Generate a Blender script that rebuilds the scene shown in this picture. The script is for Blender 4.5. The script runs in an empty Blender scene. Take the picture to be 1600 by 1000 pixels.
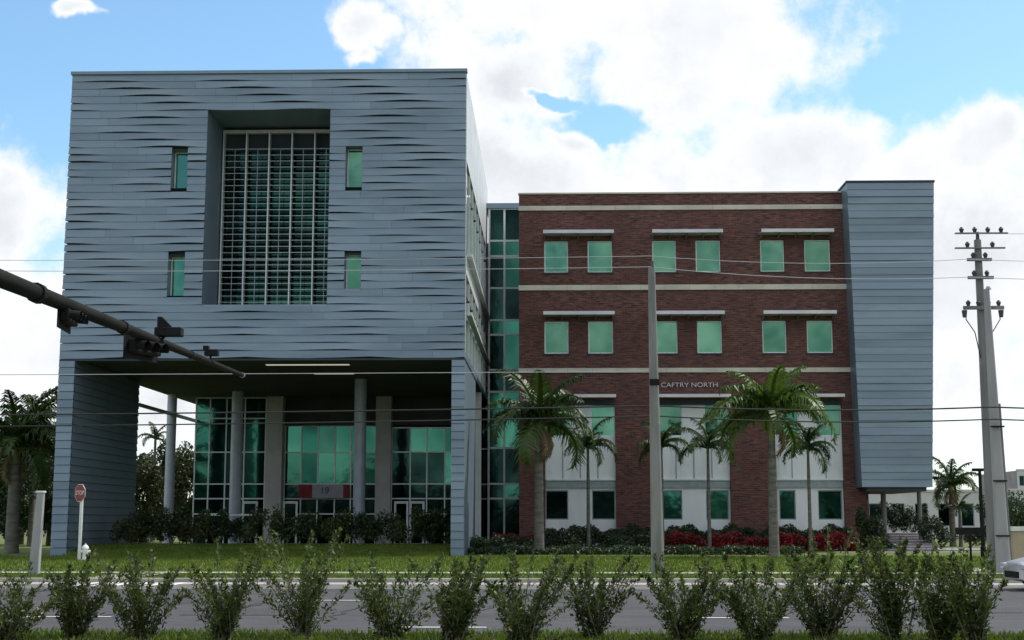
import bpy, math, random
import numpy as np
from mathutils import Matrix, Vector, Euler

scene = bpy.context.scene
col = scene.collection
R = math.radians
random.seed(7)
rng = np.random.default_rng(7)

# ------------------------------------------------------------------ camera
F = 2190.0                      # focal length in photo pixels (1600 wide)
EYE = 1.69
PITCH = math.atan(315 / F)
YAW = math.atan(55 / F)
cam_d = bpy.data.cameras.new('camera')
cam = bpy.data.objects.new('camera', cam_d)
col.objects.link(cam)
cam.location = (0, 0, EYE)
cam.rotation_euler = (math.pi / 2 + PITCH, 0, YAW)
cam_d.sensor_width = 36
cam_d.lens = 36 * F / 1600
cam_d.clip_start = 0.1
cam_d.clip_end = 3000
scene.camera = cam
ROT = Euler((math.pi / 2 + PITCH, 0, YAW), 'XYZ').to_matrix()


def ray(px, py):
    return ROT @ Vector(((px - 800) / F, (500 - py) / F, -1))


def atY(px, py, Y):
    d = ray(px, py); t = Y / d.y
    return Vector((d.x * t, Y, EYE + d.z * t))


def X_(px, py, Y): return atY(px, py, Y).x
def Z_(py, Y, px=800): return atY(px, py, Y).z
def Yg(py, z=0.0):
    d = ray(861, py); t = (z - EYE) / d.z
    return d.y * t


# ------------------------------------------------------------------ light
SUN_EL, SUN_AZ = R(58), R(58)        # azimuth from +Y (behind the buildings) towards +X (right)
world = bpy.data.worlds.new('World')
scene.world = world
world.use_nodes = True
wn, wl = world.node_tree.nodes, world.node_tree.links
wn.clear()


class G:
    """tiny expression builder for math nodes"""
    def __init__(s, nodes, links): s.n, s.l = nodes, links
    def _in(s, node, i, v):
        if isinstance(v, (int, float)): node.inputs[i].default_value = v
        elif isinstance(v, (tuple, list)): node.inputs[i].default_value = v
        else: s.l.new(v, node.inputs[i])
    def m(s, op, a, b=0.0, c=None, clamp=False):
        n = s.n.new('ShaderNodeMath'); n.operation = op; n.use_clamp = clamp
        s._in(n, 0, a); s._in(n, 1, b)
        if c is not None: s._in(n, 2, c)
        return n.outputs[0]
    def ramp(s, v, lo, hi, a=0.0, b=1.0, smooth=True):
        n = s.n.new('ShaderNodeMapRange'); n.interpolation_type = 'SMOOTHSTEP' if smooth else 'LINEAR'
        s._in(n, 0, v); s._in(n, 1, lo); s._in(n, 2, hi); s._in(n, 3, a); s._in(n, 4, b)
        return n.outputs[0]
    def noise(s, vec, scale, detail=4, rough=.5, dist=0.0):
        n = s.n.new('ShaderNodeTexNoise')
        if vec is not None: s.l.new(vec, n.inputs['Vector'])
        n.inputs['Scale'].default_value = scale; n.inputs['Detail'].default_value = detail
        n.inputs['Roughness'].default_value = rough; n.inputs['Distortion'].default_value = dist
        return n
    def mix(s, f, a, b, blend='MIX'):
        n = s.n.new('ShaderNodeMix'); n.data_type = 'RGBA'; n.blend_type = blend
        s._in(n, 0, f); s._in(n, 6, a); s._in(n, 7, b)
        return n.outputs[2]


g = G(wn, wl)
tc = wn.new('ShaderNodeTexCoord')
sky = wn.new('ShaderNodeTexSky')
sky.sky_type = 'NISHITA'; sky.sun_disc = False
sky.sun_elevation = SUN_EL; sky.sun_rotation = SUN_AZ
sky.air_density = 1.0; sky.dust_density = 0.6; sky.ozone_density = 2.0
sep = wn.new('ShaderNodeSeparateXYZ'); wl.new(tc.outputs['Generated'], sep.inputs[0])
az = g.m('ARCTAN2', sep.outputs[0], sep.outputs[1])
el = g.m('ARCSINE', sep.outputs[2])
warp = g.noise(tc.outputs['Generated'], 9, 5, .55)
wsep = wn.new('ShaderNodeSeparateColor'); wl.new(warp.outputs['Color'], wsep.inputs[0])
azw = g.m('MULTIPLY_ADD', g.m('SUBTRACT', wsep.outputs[0], .5), .11, az)
elw = g.m('MULTIPLY_ADD', g.m('SUBTRACT', wsep.outputs[1], .5), .08, el)


def blob(px, py, rx, ry):
    d = ray(px, py)
    a0, e0 = math.atan2(d.x, d.y), math.atan2(d.z, math.hypot(d.x, d.y))
    u = g.m('DIVIDE', g.m('SUBTRACT', azw, a0), rx / F)
    v = g.m('DIVIDE', g.m('SUBTRACT', elw, e0), ry / F)
    r = g.m('SQRT', g.m('ADD', g.m('MULTIPLY', u, u), g.m('MULTIPLY', v, v)))
    return g.m('SUBTRACT', 1.0, r)


pos = [(930, -60, 400, 150), (1120, 60, 210, 190), (760, 120, 190, 110), (560, 40, 60, 60), (900, 300, 420, 130), (1230, 250, 260, 110),
       (-20, 360, 130, 110), (60, 560, 330, 170), (1480, 420, 420, 200), (1560, 210, 70, 60), (120, 5, 50, 14),
       (1440, 260, 120, 60), (800, 560, 1300, 150), (535, 95, 30, 20), (900, 200, 60, 30)]
neg = [(950, 175, 85, 34), (860, 145, 60, 14), (390, 130, 150, 150), (1430, 110, 110, 75)]
dens = -1.0
for b in pos:
    bb = blob(*b)
    dens = bb if dens == -1.0 else g.m('MAXIMUM', dens, bb)
for b in neg:
    dens = g.m('SUBTRACT', dens, g.m('MULTIPLY', g.m('MAXIMUM', blob(*b), 0.0), 1.6))
# ordinary broken cloud over the rest of the sky
frame = g.m('MULTIPLY', blob(800, 400, 1150, 800), 1.0)
outm = g.ramp(frame, 0.02, -0.25)
low = g.noise(tc.outputs['Generated'], 2.2, 4, .5)
dout = g.m('MULTIPLY', g.m('SUBTRACT', low.outputs[0], .44), 4.0)
dens = g.m('ADD', g.m('MULTIPLY', dens, g.m('SUBTRACT', 1.0, outm)), g.m('MULTIPLY', dout, outm))
n1 = g.noise(tc.outputs['Generated'], 15, 12, .64)
dn = g.m('MULTIPLY_ADD', g.m('SUBTRACT', n1.outputs[0], .5), 2.1, dens)
cmask = g.m('POWER', g.ramp(dn, -.24, .42), 1.2)
# thin veil towards the horizon and a soft grey body inside the clouds
veil = g.m('MULTIPLY', g.ramp(el, .26, .02), .8)
wisp = g.noise(tc.outputs['Generated'], 6, 6, .6)
cm2 = g.m('MAXIMUM', cmask, g.m('MULTIPLY', veil, g.ramp(wisp.outputs[0], .3, .6, .55, 1.0)))
n2 = g.noise(tc.outputs['Generated'], 5.0, 8, .55)
shade = g.ramp(n2.outputs[0], .34, .66)
inner = g.m('MULTIPLY', g.ramp(dn, .15, 1.0), g.m('SUBTRACT', 1.0, shade))
ccol = g.mix(inner, (8.7, 8.8, 9.0, 1), (6.0, 6.35, 6.8, 1))
skyc = g.mix(1.0, sky.outputs[0], (1.42, 1.68, 1.66, 1), 'MULTIPLY')
fin = g.mix(cm2, skyc, ccol)
bg = wn.new('ShaderNodeBackground'); wl.new(fin, bg.inputs[0]); bg.inputs[1].default_value = 0.12
wo = wn.new('ShaderNodeOutputWorld'); wl.new(bg.outputs[0], wo.inputs[0])

sun_d = bpy.data.lights.new('sun', 'SUN')
sun_d.energy = 3.9; sun_d.angle = R(0.5); sun_d.color = (1, .95, .88)
sun = bpy.data.objects.new('sun', sun_d); col.objects.link(sun)
sdir = Vector((math.sin(SUN_AZ) * math.cos(SUN_EL), math.cos(SUN_AZ) * math.cos(SUN_EL), math.sin(SUN_EL)))
sun.rotation_euler = sdir.to_track_quat('Z', 'Y').to_euler()
sun.location = sdir * 200
vs = scene.view_settings
vs.view_transform = 'Standard'; vs.look = 'None'; vs.exposure = 0.0; vs.gamma = 1.0; vs.use_curve_mapping = False


# ------------------------------------------------------------------ materials
def mat(name, c1, c2=None, rough=.7, metal=0.0, scale=2.0, stretch=(1, 1, 1), bump=0.0, bscale=None, detail=5,
        lo=.35, hi=.65, transl=0.0, rnd=0.0, spec=.5, c3=None, s3=.3, coord='Object'):
    m = bpy.data.materials.new(name); m.use_nodes = True
    nt = m.node_tree; n, l = nt.nodes, nt.links
    bs = n['Principled BSDF']; q = G(n, l)
    t = n.new('ShaderNodeTexCoord'); mp = n.new('ShaderNodeMapping'); mp.inputs['Scale'].default_value = stretch
    l.new(t.outputs[coord], mp.inputs[0])
    out = (*c1, 1)
    if c2 is not None:
        nz = q.noise(mp.outputs[0], scale, detail, .6)
        out = q.mix(q.ramp(nz.outputs[0], lo, hi), (*c1, 1), (*c2, 1))
    if c3 is not None:
        nz3 = q.noise(mp.outputs[0], s3, 4, .6)
        out = q.mix(q.ramp(nz3.outputs[0], .45, .7), out, (*c3, 1))
    if rnd:
        oi = n.new('ShaderNodeObjectInfo')
        h = n.new('ShaderNodeHueSaturation'); q._in(h, 'Color', out) if False else None
        if isinstance(out, tuple): h.inputs['Color'].default_value = out
        else: l.new(out, h.inputs['Color'])
        l.new(q.ramp(oi.outputs['Random'], 0, 1, 1 - rnd, 1 + rnd, False), h.inputs['Value'])
        out = h.outputs[0]
    if isinstance(out, tuple): bs.inputs['Base Color'].default_value = out
    else: l.new(out, bs.inputs['Base Color'])
    bs.inputs['Roughness'].default_value = rough; bs.inputs['Metallic'].default_value = metal
    bs.inputs['Specular IOR Level'].default_value = spec
    if bump:
        nb = q.noise(mp.outputs[0], bscale or scale * 4, 4, .6)
        b = n.new('ShaderNodeBump'); b.inputs['Strength'].default_value = bump; b.inputs['Distance'].default_value = .05
        l.new(nb.outputs[0], b.inputs['Height']); l.new(b.outputs[0], bs.inputs['Normal'])
    if transl:
        tr = n.new('ShaderNodeBsdfTranslucent'); mx = n.new('ShaderNodeMixShader'); mx.inputs[0].default_value = transl
        if isinstance(out, tuple): tr.inputs[0].default_value = out
        else: l.new(out, tr.inputs[0])
        l.new(bs.outputs[0], mx.inputs[1]); l.new(tr.outputs[0], mx.inputs[2])
        l.new(mx.outputs[0], n['Material Output'].inputs[0])
    return m


def brick_mat():
    m = bpy.data.materials.new('red_brown_brick'); m.use_nodes = True
    n, l = m.node_tree.nodes, m.node_tree.links; q = G(n, l); bs = n['Principled BSDF']
    t = n.new('ShaderNodeTexCoord'); sp = n.new('ShaderNodeSeparateXYZ'); l.new(t.outputs['Object'], sp.inputs[0])
    cb = n.new('ShaderNodeCombineXYZ')
    l.new(q.m('ADD', sp.outputs[0], sp.outputs[1]), cb.inputs[0]); l.new(sp.outputs[2], cb.inputs[1])
    b = n.new('ShaderNodeTexBrick'); l.new(cb.outputs[0], b.inputs['Vector'])
    b.inputs['Color1'].default_value = (.115, .040, .032, 1); b.inputs['Color2'].default_value = (.022, .013, .015, 1)
    b.inputs['Mortar'].default_value = (.13, .10, .09, 1); b.inputs['Scale'].default_value = 1
    b.inputs['Mortar Size'].default_value = .008; b.inputs['Brick Width'].default_value = .38; b.inputs['Row Height'].default_value = .125
    b.inputs['Bias'].default_value = -.1
    mp = n.new('ShaderNodeMapping'); mp.inputs['Scale'].default_value = (.7, 4.5, 1); l.new(cb.outputs[0], mp.inputs[0])
    nz = q.noise(mp.outputs[0], 2.6, 5, .7)
    c = q.mix(q.ramp(nz.outputs[0], .42, .70), b.outputs[0], (.245, .115, .090, 1))
    nz2 = q.noise(cb.outputs[0], .35, 3, .5)
    c = q.mix(q.ramp(nz2.outputs[0], .3, .7, 0, .4), c, (.062, .022, .020, 1))
    l.new(c, bs.inputs['Base Color']); bs.inputs['Roughness'].default_value = .85
    bp = n.new('ShaderNodeBump'); bp.inputs['Strength'].default_value = .5; bp.inputs['Distance'].default_value = .03
    l.new(q.m('SUBTRACT', 1.0, b.outputs['Fac']), bp.inputs['Height']); l.new(bp.outputs[0], bs.inputs['Normal'])
    return m


def glass_mat(name, ca, cb_, rough=.07, rnd=.3, scale=.5):
    """coated reflective glazing: tinted mirror with slight waviness; mottled tint stands in for uneven reflections"""
    m = bpy.data.materials.new(name); m.use_nodes = True
    n, l = m.node_tree.nodes, m.node_tree.links; q = G(n, l); bs = n['Principled BSDF']
    geo = n.new('ShaderNodeNewGeometry'); oi = n.new('ShaderNodeObjectInfo')
    nz = q.noise(geo.outputs['Position'], scale, 2, .5, .2)
    c = q.mix(q.ramp(nz.outputs[0], .3, .7), (*ca, 1), (*cb_, 1))
    h = n.new('ShaderNodeHueSaturation'); l.new(c, h.inputs['Color'])
    l.new(q.ramp(oi.outputs['Random'], 0, 1, 1 - rnd, 1 + rnd, False), h.inputs['Value'])
    l.new(h.outputs[0], bs.inputs['Base Color'])
    bs.inputs['Metallic'].default_value = .9; bs.inputs['Roughness'].default_value = rough
    nb = q.noise(geo.outputs['Position'], 1.1, 2, .5)
    b = n.new('ShaderNodeBump'); b.inputs['Strength'].default_value = .25; b.inputs['Distance'].default_value = .03
    l.new(nb.outputs[0], b.inputs['Height']); l.new(b.outputs[0], bs.inputs['Normal'])
    return m


M = {}
M['panel'] = mat('blue_grey_metal', (.178, .236, .288), (.208, .270, .320), .42, .35, .6, (.25, 1, 1.5), .12, 3, rnd=.10, c3=(.148, .198, .245), s3=.45)
M['panel_flat'] = mat('blue_grey_sheet', (.165, .225, .280), (.190, .255, .31), .45, .35, .6, rnd=.04)
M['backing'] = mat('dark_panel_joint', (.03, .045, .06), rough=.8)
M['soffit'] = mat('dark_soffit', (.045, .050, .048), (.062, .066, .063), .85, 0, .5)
M['white_metal'] = mat('white_side_cladding', (.62, .64, .64), (.52, .55, .56), .5, .1, .8)
M['white_panel'] = mat('white_cladding', (.80, .82, .82), (.72, .75, .75), .6, 0, .35, (1, 1, .4), .1, 2, c3=(.62, .65, .65), s3=.6)
M['frame'] = mat('pale_aluminium', (.70, .75, .74), (.60, .66, .65), .4, .2, 3)
M['frame_dim'] = mat('grey_aluminium', (.30, .35, .37), (.24, .29, .31), .45, .4, 3)
M['shade'] = mat('white_sunshade_metal', (.66, .64, .66), (.56, .55, .58), .45, .2, 1)
M['stone'] = mat('cream_cast_stone', (.62, .59, .50), (.48, .46, .39), .85, 0, 1.2, (.4, 1, 1), .1)
M['brick'] = brick_mat()
M['glass'] = glass_mat('green_glass', (.045, .150, .105), (.115, .265, .180), rnd=.25, rough=.04)
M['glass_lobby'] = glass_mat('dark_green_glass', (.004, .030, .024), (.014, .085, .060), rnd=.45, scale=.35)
M['glass_deep'] = glass_mat('deep_window_glass', (.005, .026, .022), (.016, .058, .045), rnd=.4)
M['glass_dark'] = glass_mat('darkened_glass', (.004, .015, .014), (.014, .040, .034), rnd=.5)  # tint darkened so panes look like dim rooms and shade
M['glass_link'] = glass_mat('teal_glass', (.014, .080, .058), (.050, .180, .125), rnd=.35, scale=.3)
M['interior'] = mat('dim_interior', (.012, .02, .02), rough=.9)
M['column'] = mat('painted_column', (.42, .46, .52), (.36, .40, .46), .5, .1, 1.5)
M['pier'] = mat('grey_render_pier', (.46, .46, .46), (.38, .385, .39), .8, 0, 1)
M['concrete'] = mat('pale_concrete', (.38, .365, .33), (.28, .27, .245), .9, 0, 1.2, bump=.2, bscale=9, c3=(.30, .29, .26), s3=.25)
M['asphalt'] = mat('asphalt', (.042, .042, .047), (.062, .061, .065), .92, 0, 5, (.25, 1, 1), .35, 40, c3=(.034, .034, .038), s3=.6)
M['rubber_tar'] = mat('crack_sealant', (.016, .016, .017), rough=.6)
M['patch'] = mat('fresh_asphalt_patch', (.034, .034, .037), (.048, .047, .050), .9, 0, 6, bump=.3, bscale=30)
M['lane'] = mat('worn_pale_asphalt', (.15, .145, .14), (.11, .105, .105), .92, 0, 3, bump=.3, bscale=30, c3=(.08, .078, .078), s3=.5)
M['paint'] = mat('white_road_paint', (.66, .66, .64), (.35, .35, .34), .8, 0, 5, lo=.5, hi=.75)
M['paving'] = mat('mauve_grey_paving', (.25, .22, .24), (.19, .17, .19), .85, 0, 3, bump=.2)
M['lawn'] = mat('lawn', (.058, .098, .007), (.095, .145, .012), .95, 0, 1.3, (1, 1, 1), .6, 25, c3=(.11, .115, .03), s3=.35)
M['ground'] = mat('far_ground', (.06, .075, .025), (.09, .09, .04), .95, 0, .08)
M['blade'] = mat('grass_blade', (.065, .120, .008), (.135, .185, .018), .8, 0, .8, transl=.35)
M['leaf_shrub'] = mat('shrub_leaf', (.014, .038, .008), (.060, .100, .014), .5, 0, 5, transl=.38, rnd=.15, c3=(.19, .22, .045), s3=11)
M['leaf_dark'] = mat('dark_leaf', (.014, .034, .010), (.035, .062, .018), .55, 0, 1.2, transl=.2, rnd=.2)
M['leaf_olive'] = mat('olive_leaf', (.030, .044, .010), (.062, .078, .020), .6, 0, .8, transl=.25, rnd=.2)
M['leaf_red'] = mat('crimson_leaf', (.36, .020, .036), (.14, .013, .018), .5, 0, 1.4, transl=.2, rnd=.15, c3=(.06, .035, .012), s3=1.1)
M['palm'] = mat('palm_leaf', (.018, .044, .008), (.050, .090, .014), .5, 0, 1.6, transl=.25, rnd=.3)
M['palm_light'] = mat('young_palm_leaf', (.036, .080, .008), (.085, .145, .016), .5, 0, 1.6, transl=.3, rnd=.3)
M['shaft'] = mat('green_crownshaft', (.10, .13, .03), (.16, .17, .05), .5, 0, 2, (1, 1, .3))
M['palm_trunk'] = mat('grey_palm_trunk', (.17, .16, .14), (.095, .09, .075), .9, 0, 3, (.6, .6, 2.5), .4, 8)
M['bark'] = mat('brown_bark', (.07, .055, .04), (.11, .09, .07), .95, 0, 4, (1, 1, .3), .5)
M['stem'] = mat('grey_stem', (.12, .10, .07), (.18, .15, .11), .9, 0, 6)
M['pole'] = mat('weathered_pole', (.25, .255, .24), (.165, .17, .155), .9, 0, 2.5, (1, 1, .15), .3, 12)
M['pole_dark'] = mat('dark_wood_pole', (.24, .24, .24), (.16, .158, .158), .9, 0, 3, (1, 1, .12), .3)
M['conc_pole'] = mat('spun_concrete', (.34, .34, .345), (.27, .27, .275), .8, 0, 2, (1, 1, .2), .1)
M['black_metal'] = mat('black_painted_metal', (.008, .008, .009), (.016, .016, .016), .8, 0, 3, spec=.2)
M['arm_metal'] = mat('weathered_dark_steel', (.009, .010, .008), (.018, .017, .014), .9, 0, 2, (3, .5, 3), spec=.15)
M['wire'] = mat('black_cable', (.015, .015, .018), rough=.6)
M['wire_pale'] = mat('aluminium_conductor', (.45, .47, .5), rough=.45, metal=.3)
M['ins'] = mat('dark_porcelain', (.06, .05, .06), rough=.3)
M['red'] = mat('red_sign_face', (.26, .008, .012), (.16, .006, .008), .4, 0, 3)
M['banner_red'] = mat('red_banner_cloth', (.26, .03, .035), (.18, .02, .025), .8, 0, 2)
M['banner_grey'] = mat('pale_banner_cloth', (.38, .38, .44), (.32, .33, .38), .8, 0, 2)
M['navy'] = mat('navy_lettering', (.03, .045, .12), rough=.7)
M['white'] = mat('white_paint', (.75, .76, .75), (.66, .67, .66), .5, 0, 3)
M['letter'] = mat('white_metal_letters', (.52, .52, .56), rough=.5)
M['yellow'] = mat('yellow_tactile_pad', (.62, .42, .05), (.45, .32, .05), .7, 0, 6)
M['beige'] = mat('beige_stucco', (.48, .38, .27), (.40, .32, .23), .85, 0, 1)
M['bg_white'] = mat('white_stucco', (.62, .62, .60), (.54, .54, .53), .85, 0, .3)
M['car_paint'] = mat('silver_car_paint', (.55, .57, .60), rough=.25, metal=.5)
M['rubber'] = mat('tyre_rubber', (.02, .02, .02), rough=.85)
M['lamp'] = mat('clear_lamp_glass', (.6, .62, .65), rough=.1, metal=.3)
M['roof'] = mat('grey_roof_membrane', (.30, .30, .30), (.24, .24, .24), .9, 0, .5)
M['lens'] = mat('dark_signal_lens', (.05, .02, .015), rough=.25)
lp = bpy.data.materials.new('lit_soffit_panel'); lp.use_nodes = True
b_ = lp.node_tree.nodes['Principled BSDF']; b_.inputs['Base Color'].default_value = (.6, .6, .55, 1)
b_.inputs['Emission Color'].default_value = (1, .95, .82, 1); b_.inputs['Emission Strength'].default_value = .45
M['lit'] = lp


# ------------------------------------------------------------------ object helpers
def tag(o, label=None, cat=None, group=None, kind=None):
    if label: o['label'] = label
    if cat: o['category'] = cat
    if group: o['group'] = group
    if kind: o['kind'] = kind
    return o


def empty(name, loc=(0, 0, 0), rz=0, label=None, cat=None, group=None):
    o = bpy.data.objects.new(name, None); col.objects.link(o)
    o.location = loc; o.rotation_euler = (0, 0, rz); o.empty_display_size = .3
    return tag(o, label, cat, group)


def link(name, me, m, parent=None, loc=None, rz=0):
    o = bpy.data.objects.new(name, me); col.objects.link(o)
    if m is not None and not me.materials: me.materials.append(m)
    if parent is not None: o.parent = parent
    if loc is not None: o.location = loc
    if rz: o.rotation_euler = (0, 0, rz)
    return o


class MB:
    def __init__(s): s.v, s.f = [], []
    def quad(s, *p):
        k = len(s.v); s.v += [tuple(x) for x in p]; s.f.append(tuple(range(k, k + len(p)))); return s
    def box(s, x0, x1, y0, y1, z0, z1):
        k = len(s.v)
        s.v += [(x0, y0, z0), (x1, y0, z0), (x1, y1, z0), (x0, y1, z0), (x0, y0, z1), (x1, y0, z1), (x1, y1, z1), (x0, y1, z1)]
        for f in ((3, 2, 1, 0), (4, 5, 6, 7), (0, 1, 5, 4), (1, 2, 6, 5), (2, 3, 7, 6), (3, 0, 4, 7)): s.f.append(tuple(k + i for i in f))
        return s
    def hexa(s, p):
        k = len(s.v); s.v += [tuple(x) for x in p]
        for f in ((3, 2, 1, 0), (4, 5, 6, 7), (0, 1, 5, 4), (1, 2, 6, 5), (2, 3, 7, 6), (3, 0, 4, 7)): s.f.append(tuple(k + i for i in f))
        return s
    def tube(s, pts, radii, n=8, cap=True):
        pts = [Vector(p) for p in pts]
        if isinstance(radii, (int, float)): radii = [radii] * len(pts)
        k = len(s.v)
        for i, p in enumerate(pts):
            d = (pts[min(i + 1, len(pts) - 1)] - pts[max(i - 1, 0)]).normalized()
            a = Vector((0, 0, 1)) if abs(d.z) < .9 else Vector((1, 0, 0))
            u = d.cross(a).normalized(); w = d.cross(u)
            for j in range(n):
                t = 2 * math.pi * j / n
                s.v.append(tuple(p + (u * math.cos(t) + w * math.sin(t)) * radii[i]))
        for i in range(len(pts) - 1):
            for j in range(n):
                a0 = k + i * n + j; a1 = k + i * n + (j + 1) % n
                s.f.append((a0, a1, a1 + n, a0 + n))
        if cap:
            s.f.append(tuple(k + j for j in range(n))[::-1]); s.f.append(tuple(k + (len(pts) - 1) * n + j for j in range(n)))
        return s
    def mesh(s, name):
        me = bpy.data.meshes.new(name); me.from_pydata(s.v, [], s.f); me.validate(); me.update(); return me
    def build(s, name, m, parent=None, loc=None, smooth=False, bevel=0, rz=0):
        me = s.mesh(name)
        if smooth:
            me.polygons.foreach_set('use_smooth', [True] * len(me.polygons))
            me.set_sharp_from_angle(angle=R(50))
        o = link(name, me, m, parent, loc, rz)
        if bevel:
            b = o.modifiers.new('bevel', 'BEVEL'); b.width = bevel; b.segments = 2; b.limit_method = 'ANGLE'
        return o


def holes_wall(x0, x1, z0, z1, y, holes, depth):
    """front face at y with rectangular openings (hx0,hx1,hz0,hz1) and reveals running back by depth"""
    mb = MB()
    xs = sorted({x0, x1, *[h[0] for h in holes], *[h[1] for h in holes]}); zs = sorted({z0, z1, *[h[2] for h in holes], *[h[3] for h in holes]})
    for i in range(len(xs) - 1):
        for j in range(len(zs) - 1):
            cx, cz = (xs[i] + xs[i + 1]) / 2, (zs[j] + zs[j + 1]) / 2
            if any(h[0] < cx < h[1] and h[2] < cz < h[3] for h in holes): continue
            if not (x0 < cx < x1 and z0 < cz < z1): continue
            mb.quad((xs[i], y, zs[j]), (xs[i + 1], y, zs[j]), (xs[i + 1], y, zs[j + 1]), (xs[i], y, zs[j + 1]))
    for h in holes:
        a, b, c, d = h[:4]; e = y + depth
        mb.quad((a, y, c), (a, y, d), (a, e, d), (a, e, c)); mb.quad((b, y, d), (b, y, c), (b, e, c), (b, e, d))
        mb.quad((a, y, d), (b, y, d), (b, e, d), (a, e, d)); mb.quad((b, y, c), (a, y, c), (a, e, c), (b, e, c))
    return mb


def window(parent, x0, x1, z0, z1, y, gm, fr=.07, split=None, fm='frame'):
    w = MB(); d = .09
    w.box(x0, x0 + fr, y, y + d, z0, z1).box(x1 - fr, x1, y, y + d, z0, z1)
    w.box(x0 + fr, x1 - fr, y, y + d, z1 - fr, z1).box(x0 + fr, x1 - fr, y, y + d, z0, z0 + fr)
    f = w.build('window', M[fm], parent)
    if split:
        for s_ in split:
            MB().box(x0 + fr, x1 - fr, y + .01, y + d - .01, s_ - .03, s_ + .03).build('glazing_bar', M[fm], f)
    MB().box(x0 + fr, x1 - fr, y + .05, y + .07, z0 + fr, z1 - fr).build('pane', M[gm], f)
    return f


def text_mesh(txt, size, depth=.0):
    cu = bpy.data.curves.new('txt', 'FONT'); cu.body = txt; cu.size = size; cu.extrude = depth; cu.align_x = 'CENTER'; cu.align_y = 'CENTER'
    o = bpy.data.objects.new('txt', cu); col.objects.link(o)
    bpy.context.view_layer.update()
    me = bpy.data.meshes.new_from_object(o.evaluated_get(bpy.context.evaluated_depsgraph_get()))
    bpy.data.objects.remove(o); bpy.data.curves.remove(cu)
    return me


def leaves(P, length, width, up=.3, seed=0, dirs=None):
    """N diamond leaves centred on the points P, as one mesh"""
    r = np.random.default_rng(seed); N = len(P)
    d = r.normal(size=(N, 3)); d[:, 2] += up
    if dirs is not None: d = d * .6 + dirs
    d /= np.linalg.norm(d, axis=1)[:, None]
    s = np.cross(d, r.normal(size=(N, 3))); s /= np.linalg.norm(s, axis=1)[:, None] + 1e-9
    L = length * r.uniform(.6, 1.3, N)[:, None]; W = width * r.uniform(.6, 1.3, N)[:, None]
    nrm = np.cross(d, s)
    v = np.stack([P - d * L * .5, P + s * W * .5 + nrm * W * .12, P + d * L * .5 - nrm * W * .15, P - s * W * .5 + nrm * W * .12], 1).reshape(-1, 3)
    return v, N


def quads_mesh(name, v, N):
    me = bpy.data.meshes.new(name)
    me.vertices.add(len(v)); me.vertices.foreach_set('co', v.astype(np.float32).ravel())
    me.loops.add(4 * N); me.loops.foreach_set('vertex_index', np.arange(4 * N, dtype=np.int32))
    me.polygons.add(N); me.polygons.foreach_set('loop_start', np.arange(0, 4 * N, 4, dtype=np.int32))
    me.polygons.foreach_set('loop_total', np.full(N, 4, dtype=np.int32))
    me.update(calc_edges=True); return me


def leaf_mesh(name, P, length, width, up=.3, seed=0, dirs=None):
    v, N = leaves(np.asarray(P, float), length, width, up, seed, dirs)
    return quads_mesh(name, v, N)


def copy_tree(o, parent=None):
    c = o.copy(); col.objects.link(c); c.parent = parent
    for ch in list(o.children): copy_tree(ch, c)
    return c


# ================================================================== SETTING
def sheet(name, x0, x1, y0, y1, z, m, kind='structure', z1=None):
    z1 = z if z1 is None else z1
    o = MB().quad((x0, y0, z), (x1, y0, z), (x1, y1, z1), (x0, y1, z1)).build(name, m)
    return tag(o, kind=kind)


sheet('ground', -900, 900, -300, 1500, -.06, M['ground'])
ROAD0, ROAD1 = 21.45, 40.2
sheet('verge', -60, 60, 5, ROAD0, .0, M['lawn'])
sheet('road', -120, 120, ROAD0, ROAD1, -.02, M['asphalt'])
k = MB().box(-120, 120, ROAD1, ROAD1 + .2, -.05, .10); tag(k.build('far_kerb', M['concrete'], bevel=.02), kind='structure')
sheet('gutter', -120, 120, ROAD1 - 1.3, ROAD1, -.012, M['concrete'])
sheet('cycle_lane', -120, 120, 36.2, ROAD1 - 1.3, -.014, M['lane'])
marks = [(-1.9, 23.2), (-14.4, 23.2), (9.4, 23.2), (3.4, 25.6), (-8.8, 25.6), (15.6, 25.6), (-5.0, 31.0), (7.6, 31.0), (-17.6, 31.0)]
for (x, y) in marks:
    sheet('lane_dash', x - .9, x + .9, y, y + .13, -.010, M['paint'])
lawn = sheet('lawn', -120, 120, ROAD1 + .2, 140, .0, M['lawn'])
sheet('pavement', -120, 120, 46.1, 47.3, .03, M['concrete'])
# driveway and walks at the right
sheet('driveway', 14.0, 16.2, 48.6, 52.5, .02, M['concrete'])
sheet('walkway', X_(1300, 860, 80), 45, 78.6, 80.0, .02, M['concrete'])
sheet('path', X_(1460, 860, 66), 60, 84.5, 92, .024, M['paving'])
# kerb ramp with tactile pad at the left
sheet('kerb_ramp', X_(147, 900, 43), X_(222, 900, 43), ROAD1 + .2, 46.1, .035, M['concrete'])
pad = MB().box(X_(190, 910, 41), X_(207, 910, 41), 40.6, 41.9, .036, .06).build('tactile_pad', M['yellow'])
tag(pad, 'yellow tactile paving pad on the kerb ramp beside the road', 'paving pad')
for i in range(6):
    xx = X_(140, 915, 39.4) + i * .48
    sheet('crosswalk_bar', xx, xx + .26, 37.9, 39.9, -.007, M['paint'])

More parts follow.
